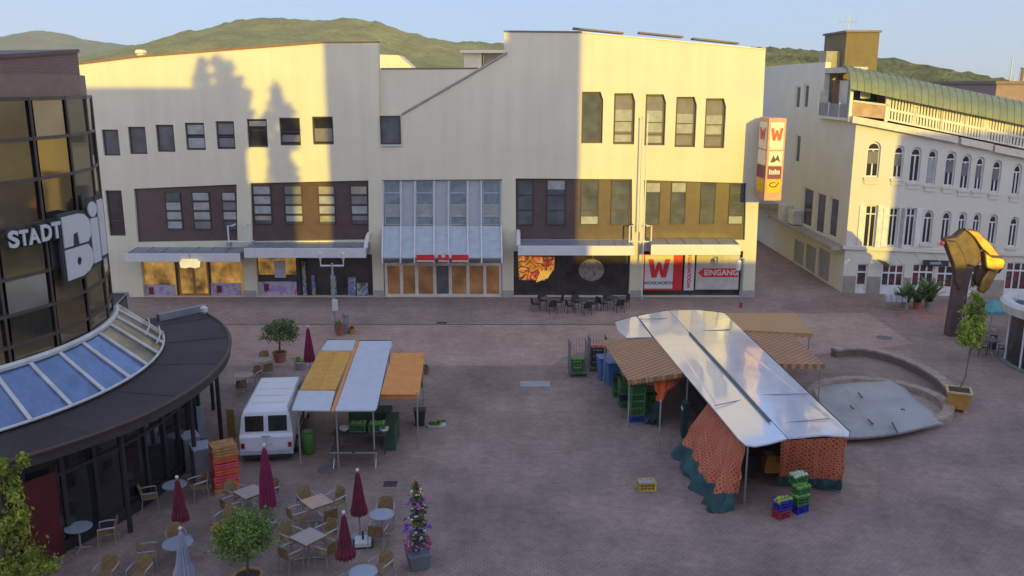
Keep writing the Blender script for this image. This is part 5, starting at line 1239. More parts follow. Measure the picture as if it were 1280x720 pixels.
# van
VW = mat('van_white',(.68,.69,.72),.3,var=.04,scale=1.5,spec=.6,coat=.4); VG = mat('van_glass',(.015,.022,.018),.06,spec=.9); VB = mat('van_bumper',(.42,.43,.47),.5); VT = mat('tail_red',(.30,.012,.012),.3)
def make_van():
    t = thing('parked_van','white panel van parked against the striped stall with rear to viewer','van',(-8.82,29.55,0),R(6))
    prof = [(0.0,.38,.90),(-.02,.62,.93),(0.0,.98,.935),(.07,1.1,.93),(.17,1.72,.85),(.24,1.88,.80),(.42,1.96,.72),(3.7,1.97,.72),(4.0,1.90,.76),(4.75,1.2,.88),(5.35,1.02,.84),(5.45,.7,.86),(5.42,.38,.86)]
    n=len(prof); b=MB()
    # cross sections: side line is split into lower body and roof so the sides stay smooth
    v=[(-w_,y,z) for y,z,w_ in prof]+[(w_,y,z) for y,z,w_ in prof]
    f=[]
    for i in range(n): j=(i+1)%n; f.append((i,j,j+n,i+n))
    b.add(v,f)
    hw=lambda z: .935 if z<1.05 else .935-(z-1.05)*.145
    # side skins
    for s in (-1,1):
        base=0 if s<0 else n
        cols_y=[.24,1.0,2.0,3.0,3.85]
        P=[Vector(v[base+i]) for i in range(n)]
        ring=P; c=Vector((s*.935,2.6,.9)); cu=Vector((s*.80,2.2,1.7))
        low=[P[0],P[1],P[2],P[3]]; 
        belt=[Vector((s*.93,y,1.1)) for y in (.9,2.0,3.2,4.3)]
        A=[P[3]]+belt+[P[9]]
        lowpoly=[P[0],P[1],P[2]]+A+[P[10],P[11],P[12]]
        uppoly=[P[4],P[5],P[6],P[7],P[8]]
        o=[lowpoly[i] for i in range(len(lowpoly))]
        b.add(o,[tuple(range(len(o))) if s>0 else tuple(range(len(o)-1,-1,-1))])
        o=A[::-1]+uppoly; b.add(o,[tuple(range(len(o)-1,-1,-1)) if s>0 else tuple(range(len(o)))])
    b.f=[tuple(f) for f in b.f]
    bo=obj('body',b,VW,t,bevel=.035)
    def rearq(x0,x1,z0,z1,th=.012):
        y=lambda z: (.07+(z-1.1)*.161 if z>1.1 else 0.0 if z>.98 else -.012)
        return MB().hexa([(x0,y(z0)-th,z0),(x1,y(z0)-th,z0),(x1,y(z0)+.01,z0),(x0,y(z0)+.01,z0)],[(x0,y(z1)-th,z1),(x1,y(z1)-th,z1),(x1,y(z1)+.01,z1),(x0,y(z1)+.01,z1)])
    for s in (-1,1):
        x0,x1=(-.70,-.12) if s<0 else (.12,.70)
        g=obj('rear_window',rearq(x0,x1,1.22,1.70),VG,t); b=MB(); 
        r=rearq(x0-.04,x1+.04,1.18,1.74,.006); obj('seal',r,DKF,g)
        obj('tail_light',rearq((-.89 if s<0 else .76),(-.76 if s<0 else .89),.60,.78,.03),VT,t)
        obj('door_handle',rearq(.02 if s>0 else -.14,.14 if s>0 else -.02,1.0,1.05,.04),VB,t)
    r=MB(); r.box(-.004,.004,-.026,.0,.5,.97); obj('door_gap',r,DKF,t)
    b=MB(); b.box(-.95,.95,-.13,-.02,.36,.56); obj('bumper',b,VB,t,bevel=.03)
    b=MB(); b.box(-.28,.24,-.04,-.022,.68,.79); obj('number_plate',b,SWH,t)
    b=MB(); b.box(-.86,.86,-.06,5.3,.22,.379); obj('underbody',b,DKF,t)
    for s in (-1,1):
        for y in (.95,4.35):
            w=MB(); w.lathe([(.2,-.1),(.31,-.1),(.335,-.06),(.335,.06),(.31,.1),(.2,.1)],(0,0,0),20,Matrix.Translation((s*.86,y,.335)) @ Matrix.Rotation(R(90),4,'Y')); wo=obj('wheel',w,DKF,t)
            w=MB(); w.lathe([(.02,-.104),(.19,-.104),(.2,0),(.19,.104),(.02,.104)],(0,0,0),16,Matrix.Translation((s*.86,y,.335)) @ Matrix.Rotation(R(90),4,'Y')); obj('rim',w,ALU,wo)
        q=MB(); X=lambda z:s*(hw(z)+.012)
        def sq(y0,y1,z0,z1): 
            xi=lambda z:s*(hw(z)-.02)
            a=[(xi(z0),y0,z0),(X(z0),y0,z0),(X(z0),y1,z0),(xi(z0),y1,z0)]; c=[(xi(z1),y0+.02,z1),(X(z1),y0+.02,z1),(X(z1),y1-.1,z1),(xi(z1),y1-.1,z1)]
            return MB().hexa(a if s>0 else a, c)
        obj('side_window',sq(3.2,4.25,1.22,1.72),VG,t)
        q=MB(); q.cbox((s*1.02,4.05,1.28),(.16,.1,.22)); obj('mirror',q,VB,t,bevel=.02)
        q=MB(); q.cbox((s*.62,5.44,.75),(.3,.06,.18)); obj('headlight',q,SWH,t,bevel=.02)
    for s in (-1,1):
        q=MB(); q.tube([(s*.79,.25,1.90),(s*.77,2.0,1.93),(s*.77,3.9,1.92)],.018,6); obj('roof_gutter',q,VB,t)
        q=MB(); q.box(s*.925 if s>0 else -.955,.955 if s>0 else -.925,1.35,3.9,.66,.74); obj('rub_strip',q,DKF,t)
        q=MB(); q.box(s*.925 if s>0 else -.95,.95 if s>0 else -.925,2.85,2.87,.5,1.75); obj('door_gap',q,DKF,t)
    for k in range(4): q=MB(); q.box(-.6,.6,.9+.75*k,.97+.75*k,1.965,1.985); obj('roof_rib',q,VW,t,bevel=.006)
    q=MB(); q.tube([(.38,.11,1.16),(.5,.14,1.30),(.66,.19,1.42)],.012,5); obj('wiper',q,DKF,t)
    q=MB(); q.hexa([(-.72,4.71,1.28),(.72,4.71,1.28),(.74,4.66,1.25),(-.74,4.66,1.25)],[(-.64,4.1,1.84),(.64,4.1,1.84),(.64,4.02,1.82),(-.64,4.02,1.82)]); obj('windscreen',q,VG,t)
    dr=MB(); dr.box(.96,1.0,-.02,.95,.45,1.75); d=obj('open_door',dr,VW,t,bevel=.02); d.matrix_basis=Matrix.Translation((.0,3.1,0)) @ Matrix.Identity(4)
    return t
make_van()
# ================================================================== fountain, bench, planters, sculpture
def circ(a,b,c):
    ax,ay,bx,by,cx,cy=a.x,a.y,b.x,b.y,c.x,c.y; d=2*(ax*(by-cy)+bx*(cy-ay)+cx*(ay-by))
    ux=((ax*ax+ay*ay)*(by-cy)+(bx*bx+by*by)*(cy-ay)+(cx*cx+cy*cy)*(ay-by))/d; uy=((ax*ax+ay*ay)*(cx-bx)+(bx*bx+by*by)*(ax-cx)+(cx*cx+cy*cy)*(bx-ax))/d
    return Vector((ux,uy,0)), math.hypot(ax-ux,ay-uy)
STN = mat('sandstone',(.33,.25,.19),.85,var=.2,scale=3,bump=.3)
fc,fr_ = circ(at(1030,476,.3),at(1105,474,.3),at(1176,521,.3))
t = thing('fountain','round stone fountain basin mostly hidden under a grey cover sheet','fountain',fc)
b=MB(); b.lathe([(fr_+.18,.01),(fr_+.18,.3),(fr_-.25,.3),(fr_-.25,.02)],(0,0,0),64); obj('rim',b,STN,t)
t0 = MB(); T4=[(1008,485),(1114,474.5),(1178,530),(1048,551)]
NG=36
for i in range(NG+1):
    for j in range(NG+1):
        u,v=i/NG,j/NG
        top=(T4[0][0]*(1-u)+T4[1][0]*u+0, T4[0][1]*(1-u)+T4[1][1]*u-1.5*math.sin(math.pi*u)); bot=(T4[3][0]*(1-u)+T4[2][0]*u, T4[3][1]*(1-u)+T4[2][1]*u+5*math.sin(math.pi*u))
        px=top[0]*(1-v)+bot[0]*v+ (2.5*math.sin(v*9)*u); py=top[1]*(1-v)+bot[1]*v-(4*math.sin(math.pi*v) if u>.85 else 0)*(u-.85)/.15
        e=min(u,v,1-u,1-v); z=.36+.035*mn.noise(Vector((px*.06,py*.11,1)))+.03*mn.noise(Vector((px*.2,py*.3,5)))-(.22*(1-e/.06)**2 if e<.06 else 0)+.03*math.sin(math.pi*u)*math.sin(math.pi*v)
        if abs(u-.42)<.02 or abs(v-.52)<.02: z+=.035
        t0.v.append(at(px,py,z))
for i in range(NG):
    for j in range(NG): a=i*(NG+1)+j; t0.f.append((a,a+NG+1,a+NG+2,a+1)[::-1]); t0.mi.append(0)
TARP = mat('grey_tarp',(.33,.32,.30),.5,var=.14,scale=.7,spec=.5)
t = thing('cover_sheet','crumpled pale grey cover sheet spread over the round fountain','tarpaulin',at(1100,515)); obj('sheet',t0,TARP,t,world=True,smooth=True)
b=MB()
for p,q in (((1073,491),(1078,497)),((1063,507),(1067,511)),((1085,524),(1091,530)),((1115,528),(1122,541)),((1126,511),(1131,512))): b.tube([at(*p,.50),at(*q,.50)],.035,5)
obj('fold',b,mat('fold_dark',(.09,.09,.10),.7),t,world=True)
t = thing('stone_bench','long curved low stone bench wall behind the covered fountain','bench',at(1110,445))
ptsb=[(1043,436),(1062,433.5),(1090,436),(1118,443),(1145,453.5),(1168,466),(1183,478),(1193,489)]
P=[at(x,y,.42) for x,y in ptsb]; 
def smooth(P,k=4):
    o=[]
    for i in range(len(P)-1):
        p0=P[max(i-1,0)];p1=P[i];p2=P[i+1];p3=P[min(i+2,len(P)-1)]
        for j in range(k):
            s=j/k; o.append(.5*((2*p1)+(p2-p0)*s+(2*p0-5*p1+4*p2-p3)*s*s+(3*p1-p0-3*p2+p3)*s**3))
    o.append(P[-1]); return o
P=smooth(P); b=MB(); c=MB()
for i in range(len(P)-1):
    def nn(k):
        d=P[min(k+1,len(P)-1)]-P[max(k-1,0)]; d.z=0; d.normalize(); return Vector((-d.y,d.x,0))
    n0,n1=nn(i)*.24,nn(i+1)*.24; p,q=P[i],P[i+1]; Z=Vector((0,0,1))
    b.hexa([p-n0-Z*.1,q-n1-Z*.1,q+n1-Z*.1,p+n0-Z*.1],[p-n0,q-n1,q+n1,p+n0])
    n0,n1=n0*.8,n1*.8; c.hexa([p-n0-Z*.415,q-n1-Z*.415,q+n1-Z*.415,p+n0-Z*.415],[p-n0-Z*.103,q-n1-Z*.103,q+n1-Z*.103,p+n0-Z*.103])
obj('seat',b,STN,t,world=True); obj('base',c,mat('bench_base',(.17,.125,.10),.85,bump=.3),t,world=True)
# planter and tree
PLW = mat('ochre_planter',(.46,.235,.05),.6,var=.15,scale=4); SOIL = mat('soil',(.05,.035,.025),.95)
p = at(1196,512); t = thing('planter','square ochre wooden planter box at the end of the bench','planter',p,R(-22))
b=MB(); b.add([(-.36,-.36,.12),(.36,-.36,.12),(.36,.36,.12),(-.36,.36,.12),(-.46,-.46,.82),(.46,-.46,.82),(.46,.46,.82),(-.46,.46,.82)],[(3,2,1,0),(0,1,5,4),(1,2,6,5),(2,3,7,6),(3,0,4,7),(4,5,6,7)]); obj('box',b,PLW,t,bevel=.015)
b=MB(); 
for s,(x0,x1,y0,y1) in enumerate(((-.5,.5,-.5,-.4),(-.5,.5,.4,.5),(-.5,-.4,-.397,.397),(.4,.5,-.397,.397))): b.box(x0,x1,y0,y1,.823,.90)
obj('rim',b,mat('planter_rim',(.50,.36,.16),.6),t)
for x in (-.3,.3):
    for y in (-.3,.3): b=MB(); b.box(x-.06,x+.06,y-.06,y+.06,0,.118); obj('foot',b,mat('planter_rim',(.50,.36,.16),.6),t)
b=MB(); b.box(-.4,.4,-.4,.4,.823,.85); obj('soil',b,SOIL,t)
tt = thing('young_tree','slender young tree with upright yellow green crown in ochre planter','tree',(p.x,p.y,.851))
BRK2 = mat('young_bark',(.16,.12,.07),.9)
c1=onY(1207,470,p.y); c2=onY(1213,435,p.y); c3=onY(1218,365,p.y)
b=MB(); b.tube([(p.x,p.y,.851),(c1.x,p.y,c1.z),(c2.x,p.y,c2.z),(c3.x,p.y,c3.z-.3)],[.035,.03,.025,.01],6); obj('trunk',b,BRK2,tt,world=True)
b=MB(); r5=random.Random(5)
for k in range(15):
    a=r5.random()*6.28; h=r5.uniform(.25,1.75); e=c2+Vector((math.cos(a)*.42*(1.25-h*.45),math.sin(a)*.42*(1.25-h*.45),h+.35)); b.tube([(c2.x+.01,p.y,c2.z+h*.6),e],[.012,.005],4)
obj('branch',b,BRK2,tt,world=True)
b=MB(); cm_=(c2+c3)/2
b.leaves((cm_.x,p.y,cm_.z-.25),(.52,.52,.8),1900,.07,21,.5,0,2.4); b.leaves((cm_.x+.05,p.y,cm_.z+.55),(.30,.30,.65),900,.07,22,.4,0,2.4); b.leaves((cm_.x-.1,p.y-.1,cm_.z-.75),(.5,.45,.35),600,.07,23,.5,0,2.4)
obj('crown',b,LF3,tt,world=True)
# sculpture
BZ = mat('sunlit_bronze',(.30,.18,.05),.42,metal=.85,var=.35,scale=2.); BZD = mat('shaded_bronze',(.075,.042,.022),.5,metal=.25,var=.4,scale=2.5); RUST = mat('rusty_post',(.095,.06,.055),.75,var=.3,bump=.3)  # sunlit and shaded bronze: light and shade put into the colour
g0 = at(1190,419); YS=g0.y
t = thing('sculpture','tall bronze sculpture with loop head coloured sunlit gold on a dark post','sculpture',g0)
def sp_(px,py,dy=0.): return onY(px,py,YS+dy)
b=MB(); b.prismY([(sp_(1182,419).x,0),(sp_(1199,419).x,0),(sp_(1207,360).x,sp_(1207,360).z),(sp_(1214,332).x,sp_(1214,332).z),(sp_(1196,332).x,sp_(1196,332).z),(sp_(1190,370).x,sp_(1190,370).z)],YS-.3,YS+.3); obj('post',b,RUST,t,world=True,bevel=.05)
def ribbon(pts, r, m, n='loop', sq=1.):
    P=smooth([sp_(x,y,d) for x,y,d in pts],5); rr_=[]
    for i in range(len(P)):
        u=i/(len(P)-1)*(len(r)-1); k=min(int(u),len(r)-2); rr_.append(r[k]*(1-u+k)+r[k+1]*(u-k))
    b=MB(); b.tube(P,rr_,12); obj(n,b,m,t,world=True,smooth=True)
def plate(n, pts, d0, d1, m, bev=.05, lean=0.):
    b=MB(); P=[sp_(x,y) for x,y in pts]; b.prismY([(p.x,p.z) for p in P],YS+d0,YS+d1)
    if lean: b.v=[v+Vector((0,lean*(v.z-4.5),0)) for v in b.v]
    obj(n,b,m,t,world=True,bevel=bev)
plate('body',[(1181,299),(1195,297),(1207,288),(1217,288),(1225,306),(1229,322),(1217,334),(1208,331),(1200,337),(1191,334),(1187,318)],-.10,.45,BZD,.10,.25)
plate('crest',[(1207,286),(1224,289),(1238,304),(1248,320),(1235,319),(1226,311),(1218,297)],-.28,.10,BZ,.07,.3)
plate('lobe',[(1226,313),(1236,319),(1249,320),(1252,325),(1249,333),(1236,337),(1226,333)],-.42,.15,BZ,.08,.2)
plate('rim_edge',[(1249,320),(1254,325),(1250,335),(1245,341),(1247,332),(1251,326)],-.30,.12,BZD,.03)
plate('limb',[(1231,335),(1246,333),(1237,346),(1230,358),(1222,365),(1217,361),(1221,348)],-.38,.0,BZ,.09,.12)
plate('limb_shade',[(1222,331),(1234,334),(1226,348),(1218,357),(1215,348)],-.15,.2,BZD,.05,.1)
plate('wing',[(1180,300),(1194,301),(1203,318),(1205,334),(1198,354),(1194,361),(1189,350),(1189,330)],-.26,.12,BZD,.06,.15)
b=MB(); q=sp_(1178,304,-.05); b.sphere(q,.13,8,6); obj('tip',b,mat('red_tip',(.35,.04,.04),.5),t,world=True)
# kiosk on the right edge
kc=Vector((27.0,40.7,0)); t=thing('kiosk','round glass kiosk with white ring roof cut by the photo edge','kiosk',kc)
b=MB(); b.lathe([(2.72,2.55),(3.2,2.6),(3.28,3.0),(3.15,3.12),(2.8,3.12),(2.75,2.9),(2.7,2.75)],(0,0,0),48); obj('ring_roof',b,mat('kiosk_white',(.55,.53,.47),.5),t,smooth=False)
b=MB(); b.lathe([(.05,2.72),(2.68,2.72),(2.68,2.8),(.05,2.82)],(0,0,0),40); obj('roof_deck',b,mat('deck_dark',(.04,.045,.05),.5),t)
b=MB()
for k in range(5): a=R(100+k*36); b.tube([(2.7*math.cos(a),2.7*math.sin(a),2.95),(1.1*math.cos(a+.5),1.1*math.sin(a+.5),3.0)],.06,6)
b.tube([(1.1*math.cos(x*.4),1.1*math.sin(x*.4),3.0) for x in range(16)],.06,6,True); obj('roof_beam',b,WTRIM,t)
b=MB(); b.lathe([(2.75,.12),(2.75,2.54)],(0,0,0),24); obj('glazing',b,CG,t)
for k in range(12): b=MB(); a=2*math.pi*k/12+R(12); b.cyl((2.8*math.cos(a),2.8*math.sin(a),.1),(2.8*math.cos(a),2.8*math.sin(a),2.56),.05,.05,8); obj('mullion',b,WTRIM,t)
b=MB(); b.lathe([(3.0,0.01),(3.0,.11),(2.6,.12)],(0,0,0),32); obj('base',b,mat('green_base',(.16,.19,.15),.7),t)
# turquoise canopy and dark furniture by the kiosk
p=at(1238,412); t=thing('parasol','open turquoise parasol beside the kiosk','parasol',p); zc_=onY(1236,374,p.y).z
b=MB()
for k in range(4):
    a0_,a1_=R(45+90*k+12),R(135+90*k+12); A_=Vector((0,0,zc_)); b.add([A_,A_+Vector((1.15*math.cos(a0_),1.15*math.sin(a0_),-.5)),A_+Vector((1.15*math.cos(a1_),1.15*math.sin(a1_),-.5)),A_+Vector((1.15*math.cos(a1_),1.15*math.sin(a1_),-.68)),A_+Vector((1.15*math.cos(a0_),1.15*math.sin(a0_),-.68))],[(0,1,2),(1,4,3,2)])
obj('canopy',b,mat('turquoise_cloth',(.10,.30,.30),.7),t); b=MB(); b.cyl((0,0,0),(0,0,zc_),.03,.03,8); obj('pole',b,ALU,t); b=MB(); b.lathe([(.3,0),(.3,.06),(.06,.1)],(0,0,0),16); obj('base',b,STEEL,t)
# palms and rack before the shop
def palm(px,py,h,seed,lab,potm):
    p=at(px,py); t=thing('potted_palm',lab,'plant',p,0,'potted palms at the shop'); b=MB(); b.lathe([(.16,0),(.24,.36),(.27,.36),(.27,.42),(.2,.42),(.18,.36)],(0,0,0),14); obj('pot',b,potm,t)
    r=random.Random(seed); b=MB()
    for i in range(26):
        a=r.random()*6.28; l=r.uniform(.5,.95); up=r.uniform(.55,1.2)*h
        pr=Vector((0,0,.4)); 
        for k in range(6):
            u=(k+1)/6; q=Vector((math.cos(a)*l*u,math.sin(a)*l*u,.4+up*(u*1.5-u*u*.62))); d=(q-pr).normalized(); s=d.cross(Vector((0,0,1))).normalized()*.10*(1.15-u)
            for e in (-1,1): b.add([pr,q,q+s*e*2.2-Vector((0,0,.05)),pr+s*e*2.2-Vector((0,0,.05))],[(0,1,2,3)])
            pr=q
    obj('fronds',b,LF2,t); return t
TERR=mat('terracotta',(.28,.11,.06),.8,var=.15); GPOT=mat('grey_pot',(.24,.24,.25),.7)
palm(1131,386,1.15,1,'potted palm nearest the wire rack at the shop',GPOT); palm(1146,386,1.35,2,'potted palm in a red pot between two palms',TERR); palm(1160,385,1.5,3,'tallest potted palm before the dark fascia sign',GPOT)
p=at(1118,386); t=thing('display_rack','low steel sales rack with white baskets outside the shop','rack',p,R(-8)); b=MB()
for x in (-.6,.6):
    for y in (-.25,.25): b.cyl((x,y,0),(x,y,.85),.02,.02,6)
    b.cyl((x,-.25,.1),(x,.25,.1),.015,.015,5)
b.cyl((-.6,-.25,.1),(.6,-.25,.1),.015,.015,5); obj('frame',b,ALU,t)
for k in range(4): b=MB(); b.box(-.62+.31*k+.02,-.62+.31*(k+1)-.02,-.3,.3,.5,.86); obj('basket',b,mat('basket_white',(.45,.46,.50),.6),t)
# utility covers
def cover(px,py,w_,d_,lab,m,rnd_=False):
    p=at(px,py,.004); b=MB()
    if rnd_: b.lathe([(w_,0),(w_,.012),(w_*.9,.014),(.02,.014)],(0,0,0),28)
    else: b.box(-w_/2,w_/2,-d_/2,d_/2,0,.012)
    o=obj('manhole_cover',b,m,loc=(p.x,p.y,.001)); tag(o,lab,'manhole cover')
MHC=mat('cover_stone',(.15,.125,.115),.8,var=.2,scale=6); MHD=mat('cover_dark',(.04,.036,.04),.6)
cover(409,587,.36,0,'round stone manhole cover below the striped stall',MHC,True); cover(1105,422,.42,0,'round manhole cover on the rose paving behind the bench',MHC,True)
cover(669,480,1.35,.75,'large pale rectangular cover plate in the middle of the square',mat('cover_pale',(.32,.31,.30),.6,var=.1)); cover(488,605,.45,.42,'dark square drain grate near the flower column',MHD); cover(552,403.5,.6,.4,'small dark grate in the promenade before the entrance',MHD)

b=MB(); r9_=random.Random(31)
for px,py,n in ((780,600,9),(790,650,12),(735,585,6),(845,600,8),(690,640,8),(560,590,6),(470,560,8),(900,660,6),(840,530,10),(1120,650,6)):
    for _ in range(n):
        p=at(px+r9_.gauss(0,14),py+r9_.gauss(0,8)); a=r9_.random()*6.28; s_=r9_.uniform(.02,.06); u=Vector((math.cos(a),math.sin(a),0))*s_; w_=Vector((-math.sin(a),math.cos(a),0))*s_*.6
        z=Vector((0,0,.012)); b.add([p-u+z,p+w_+z*1.6,p+u+z,p-w_+z*.8],[(0,3,2,1)])
o=obj('litter',b,poster_mat('litter_scraps',[(.06,.05,.04),(.20,.15,.08),(.30,.28,.26),(.10,.14,.04)],4.)); o['kind']='stuff'
# ================================================================== cafe terrace
WIC = mat('wicker',(.24,.145,.06),.7,var=.25,scale=14,bump=.4,bscale=60); WICD = mat('dark_wicker',(.022,.022,.026),.7,var=.2); CAL = mat('chair_aluminium',(.36,.34,.33),.4,metal=.4)
def chair_parts(t, wm, fm):
    b=MB(); b.box(-.22,.22,-.21,.23,.42,.455); obj('seat',b,wm,t,bevel=.012)
    b=MB(); N7=8
    for off in (0,.025):
        for i in range(N7+1):
            x=-.23+.46*i/N7; yb=-.25+.05*(2*i/N7-1)**2-off
            for j in range(4): z=.46+.40*j/3; b.v.append(Vector((x*(1-.08*j/3),yb-.085*j/3,z-(.035*(2*i/N7-1)**2 if j==3 else 0))))
    m_=(N7+1)*4
    for i in range(N7):
        for j in range(3): a=i*4+j; b.f.append((a,a+1,a+5,a+4)); b.f.append((m_+a+4,m_+a+5,m_+a+1,m_+a))
        a=i*4+3; b.f.append((a,m_+a,m_+a+4,a+4)); a=i*4; b.f.append((a+4,m_+a+4,m_+a,a))
    for a in (0,N7*4):
        for j in range(3): b.f.append((a+j,m_+a+j,m_+a+j+1,a+j+1) if a==0 else (a+j+1,m_+a+j+1,m_+a+j,a+j))
    b.mi=[0]*len(b.f); obj('backrest',b,wm,t)
    for s in (-1,1):
        b=MB(); b.tube([(s*.25,-.26,.66),(s*.27,.0,.665),(s*.265,.2,.655)],[.024,.028,.022],6); obj('armrest',b,fm,t)
        b=MB(); b.tube([(s*.24,.22,0),(s*.25,.2,.4),(s*.265,.2,.655)],.016,6); obj('leg',b,fm,t)
        b=MB(); b.tube([(s*.24,-.30,0),(s*.235,-.24,.42),(s*.235,-.27,.7)],.016,6); obj('leg',b,fm,t)
ch0=[None]; chd=[None]
def chair(px,py,face,label,dark=False,z=.45,group='wicker chairs on the cafe terrace'):
    p=at(px,py,z); loc=(p.x,p.y,0); h=chd if dark else ch0
    if h[0] is None:
        t=thing('cafe_chair',label,'chair',loc,face,group); chair_parts(t,WICD if dark else WIC,WICD if dark else CAL); h[0]=t; return t
    o=dup(h[0],loc,face,label); o['group']=group; return o
TW=mat('pale_wood_top',(.37,.29,.25),.45,var=.08,scale=4); TW2=mat('warm_wood_top',(.45,.30,.20),.45,var=.1,scale=4); TGR=mat('grey_table_top',(.27,.29,.33),.3,var=.08,spec=.6); TG2=mat('wood_edge',(.26,.16,.09),.6)
def sq_table(px,py,rz,label,m):
    p=at(px,py,.74); t=thing('cafe_table',label,'table',(p.x,p.y,0),rz,'square tables on the terrace')
    b=MB(); b.box(-.38,.38,-.38,.38,.712,.74); obj('tabletop',b,m,t,bevel=.012); b=MB(); b.box(-.36,.36,-.36,.36,.665,.709); obj('apron',b,TG2,t)
    b=MB(); b.cyl((0,0,.05),(0,0,.665),.035,.035,8); obj('column',b,CAL,t)
    for k in range(4): a=R(45+90*k); b=MB(); b.tube([(0,0,.07),(.3*math.cos(a),.3*math.sin(a),.03),(.42*math.cos(a),.42*math.sin(a),.012)],[.03,.025,.02],6); obj('leg',b,CAL,t)
    return p
def rd_table(px,py,label,m=None,r=.38,grp='round tables on the terrace'):
    p=at(px,py,.72); t=thing('cafe_table',label,'table',(p.x,p.y,0),0,grp)
    b=MB(); b.lathe([(r-.02,.70),(r,.71),(r,.73),(r-.015,.738),(.02,.738)],(0,0,0),28); obj('tabletop',b,m or TGR,t)
    b=MB(); b.cyl((0,0,.03),(0,0,.70),.03,.03,8); obj('column',b,CAL,t)
    for k in range(3): a=R(30+120*k); b=MB(); b.tube([(0,0,.06),(.28*math.cos(a),.28*math.sin(a),.015)],[.028,.018],6); obj('leg',b,CAL,t)
    return p
def pxof(v):                                    # helper to seat chairs round a table
    return v
def seat_at(p, ang, dist, label, dark=False, group='wicker chairs on the cafe terrace', jit=.12):
    a=R(ang); x,y=p.x+dist*math.cos(a),p.y+dist*math.sin(a); face=a+R(90)+rnd.uniform(-jit,jit); h=chd if dark else ch0
    if h[0] is None:
        t=thing('cafe_chair',label,'chair',(x,y,0),face,group); chair_parts(t,WICD if dark else WIC,WICD if dark else CAL); h[0]=t; return t
    o=dup(h[0],(x,y,0),face,label); o['group']=group; return o
# square tables (yaw from their edges)
def yaw(a,b): p,q=at(*a,.74),at(*b,.74); return math.atan2(q.y-p.y,q.x-p.x)
y1_=yaw((372,622),(400,613)); y2_=yaw((361,670),(388,657)); y3_=yaw((294,612),(320,602.5))
T2=sq_table(396,626,y1_,'square cafe table with warm brown top behind the twin red parasols',TW2)
T3=sq_table(385,670,y2_,'square cafe table with pale top nearest the round bush',TW)
T1=sq_table(312,614,y3_,'square cafe table with pale pinkish top beside the orange pallets',TW)
def four(T, yw, nm, offs, dist=.66):
    for k,o in enumerate(offs): seat_at(T, math.degrees(yw)+o, dist, nm[k])
four(T2,y1_,['wicker chair behind the warm brown table, facing the viewer','wicker chair at the left side of the warm brown table','wicker chair between the warm brown table and dark red parasol','wicker chair with its back to the viewer at the warm brown table'],(90,180,8,-90))
four(T3,y2_,['wicker chair behind the pale table near the bush','wicker chair between the round bush and the pale table','wicker chair behind the front red parasol at the pale table','wicker chair with back to viewer at the pale table by the bush'],(95,185,5,-80))
four(T1,y3_,['wicker chair at the pinkish table, against the orange pallets','wicker chair left of the pinkish table by the pallets','wicker chair of the pinkish table hidden behind the magenta parasol','wicker chair between the pinkish table and the round bush'],(100,180,0,-90))
A_=rd_table(477,643,'round grey table between the red parasol and the flower column')
seat_at(A_,88,.62,'wicker chair behind the round table by the flower column'); seat_at(A_,-92,.62,'wicker chair with back to viewer between two round tables')
B_=rd_table(454,715,'round grey table cut by the bottom edge of the photo')
seat_at(B_,60,.72,'wicker chair beside the white parasol base block')
C_=rd_table(218,606,'round grey table behind the dark red parasol at the pavilion')
seat_at(C_,40,.72,'wicker chair between the white cabinet and round table'); seat_at(C_,200,.75,'wicker chair at the glass wall left of the dark red parasol')
D_=rd_table(222,679,'round grey table under the folded grey parasol',r=.42)
seat_at(D_,115,.72,'wicker chair behind the table with the grey parasol'); seat_at(D_,190,.78,'wicker chair left of the table with the grey parasol')
E_=rd_table(98,659,'round grey table outside the dark cafe glass'); seat_at(E_,185,.72,'wicker chair left of the round table at the cafe glass'); seat_at(E_,20,.72,'wicker chair right of the round table at the cafe glass')
rd_table(87,636,'small dark round table against the cafe glass',mat('dark_table_top',(.06,.065,.08),.4))
chair(282,652,R(160),'wicker chair left of the round bush'); chair(293,684,R(150),'wicker chair half hidden behind the round bush')
chair(132,712,R(180),'lone wicker chair at the bottom edge, nearer the leafy tree',z=.6); chair(174,712,R(175),'lone wicker chair at the bottom edge, nearer the grey parasol',z=.6)
chair(472,712,R(100),'wicker chair right of the round table at the bottom edge') if False else None
# seating behind the van
F_=rd_table(327,450,'round beige table with chair behind the white van',mat('beige_top',(.30,.24,.19),.5),r=.45); seat_at(F_,100,.75,'wicker chair behind the round beige table by the van'); seat_at(F_,-60,.75,'wicker chair between the beige table and the van')
H_t=rd_table(304,469,'round beige table at the edge of the cafe roof',mat('beige_top',(.30,.24,.19),.5),r=.45); seat_at(H_t,-80,.75,'wicker chair tucked between cafe roof and van'); seat_at(H_t,70,.75,'wicker chair behind the round table at the roof edge')
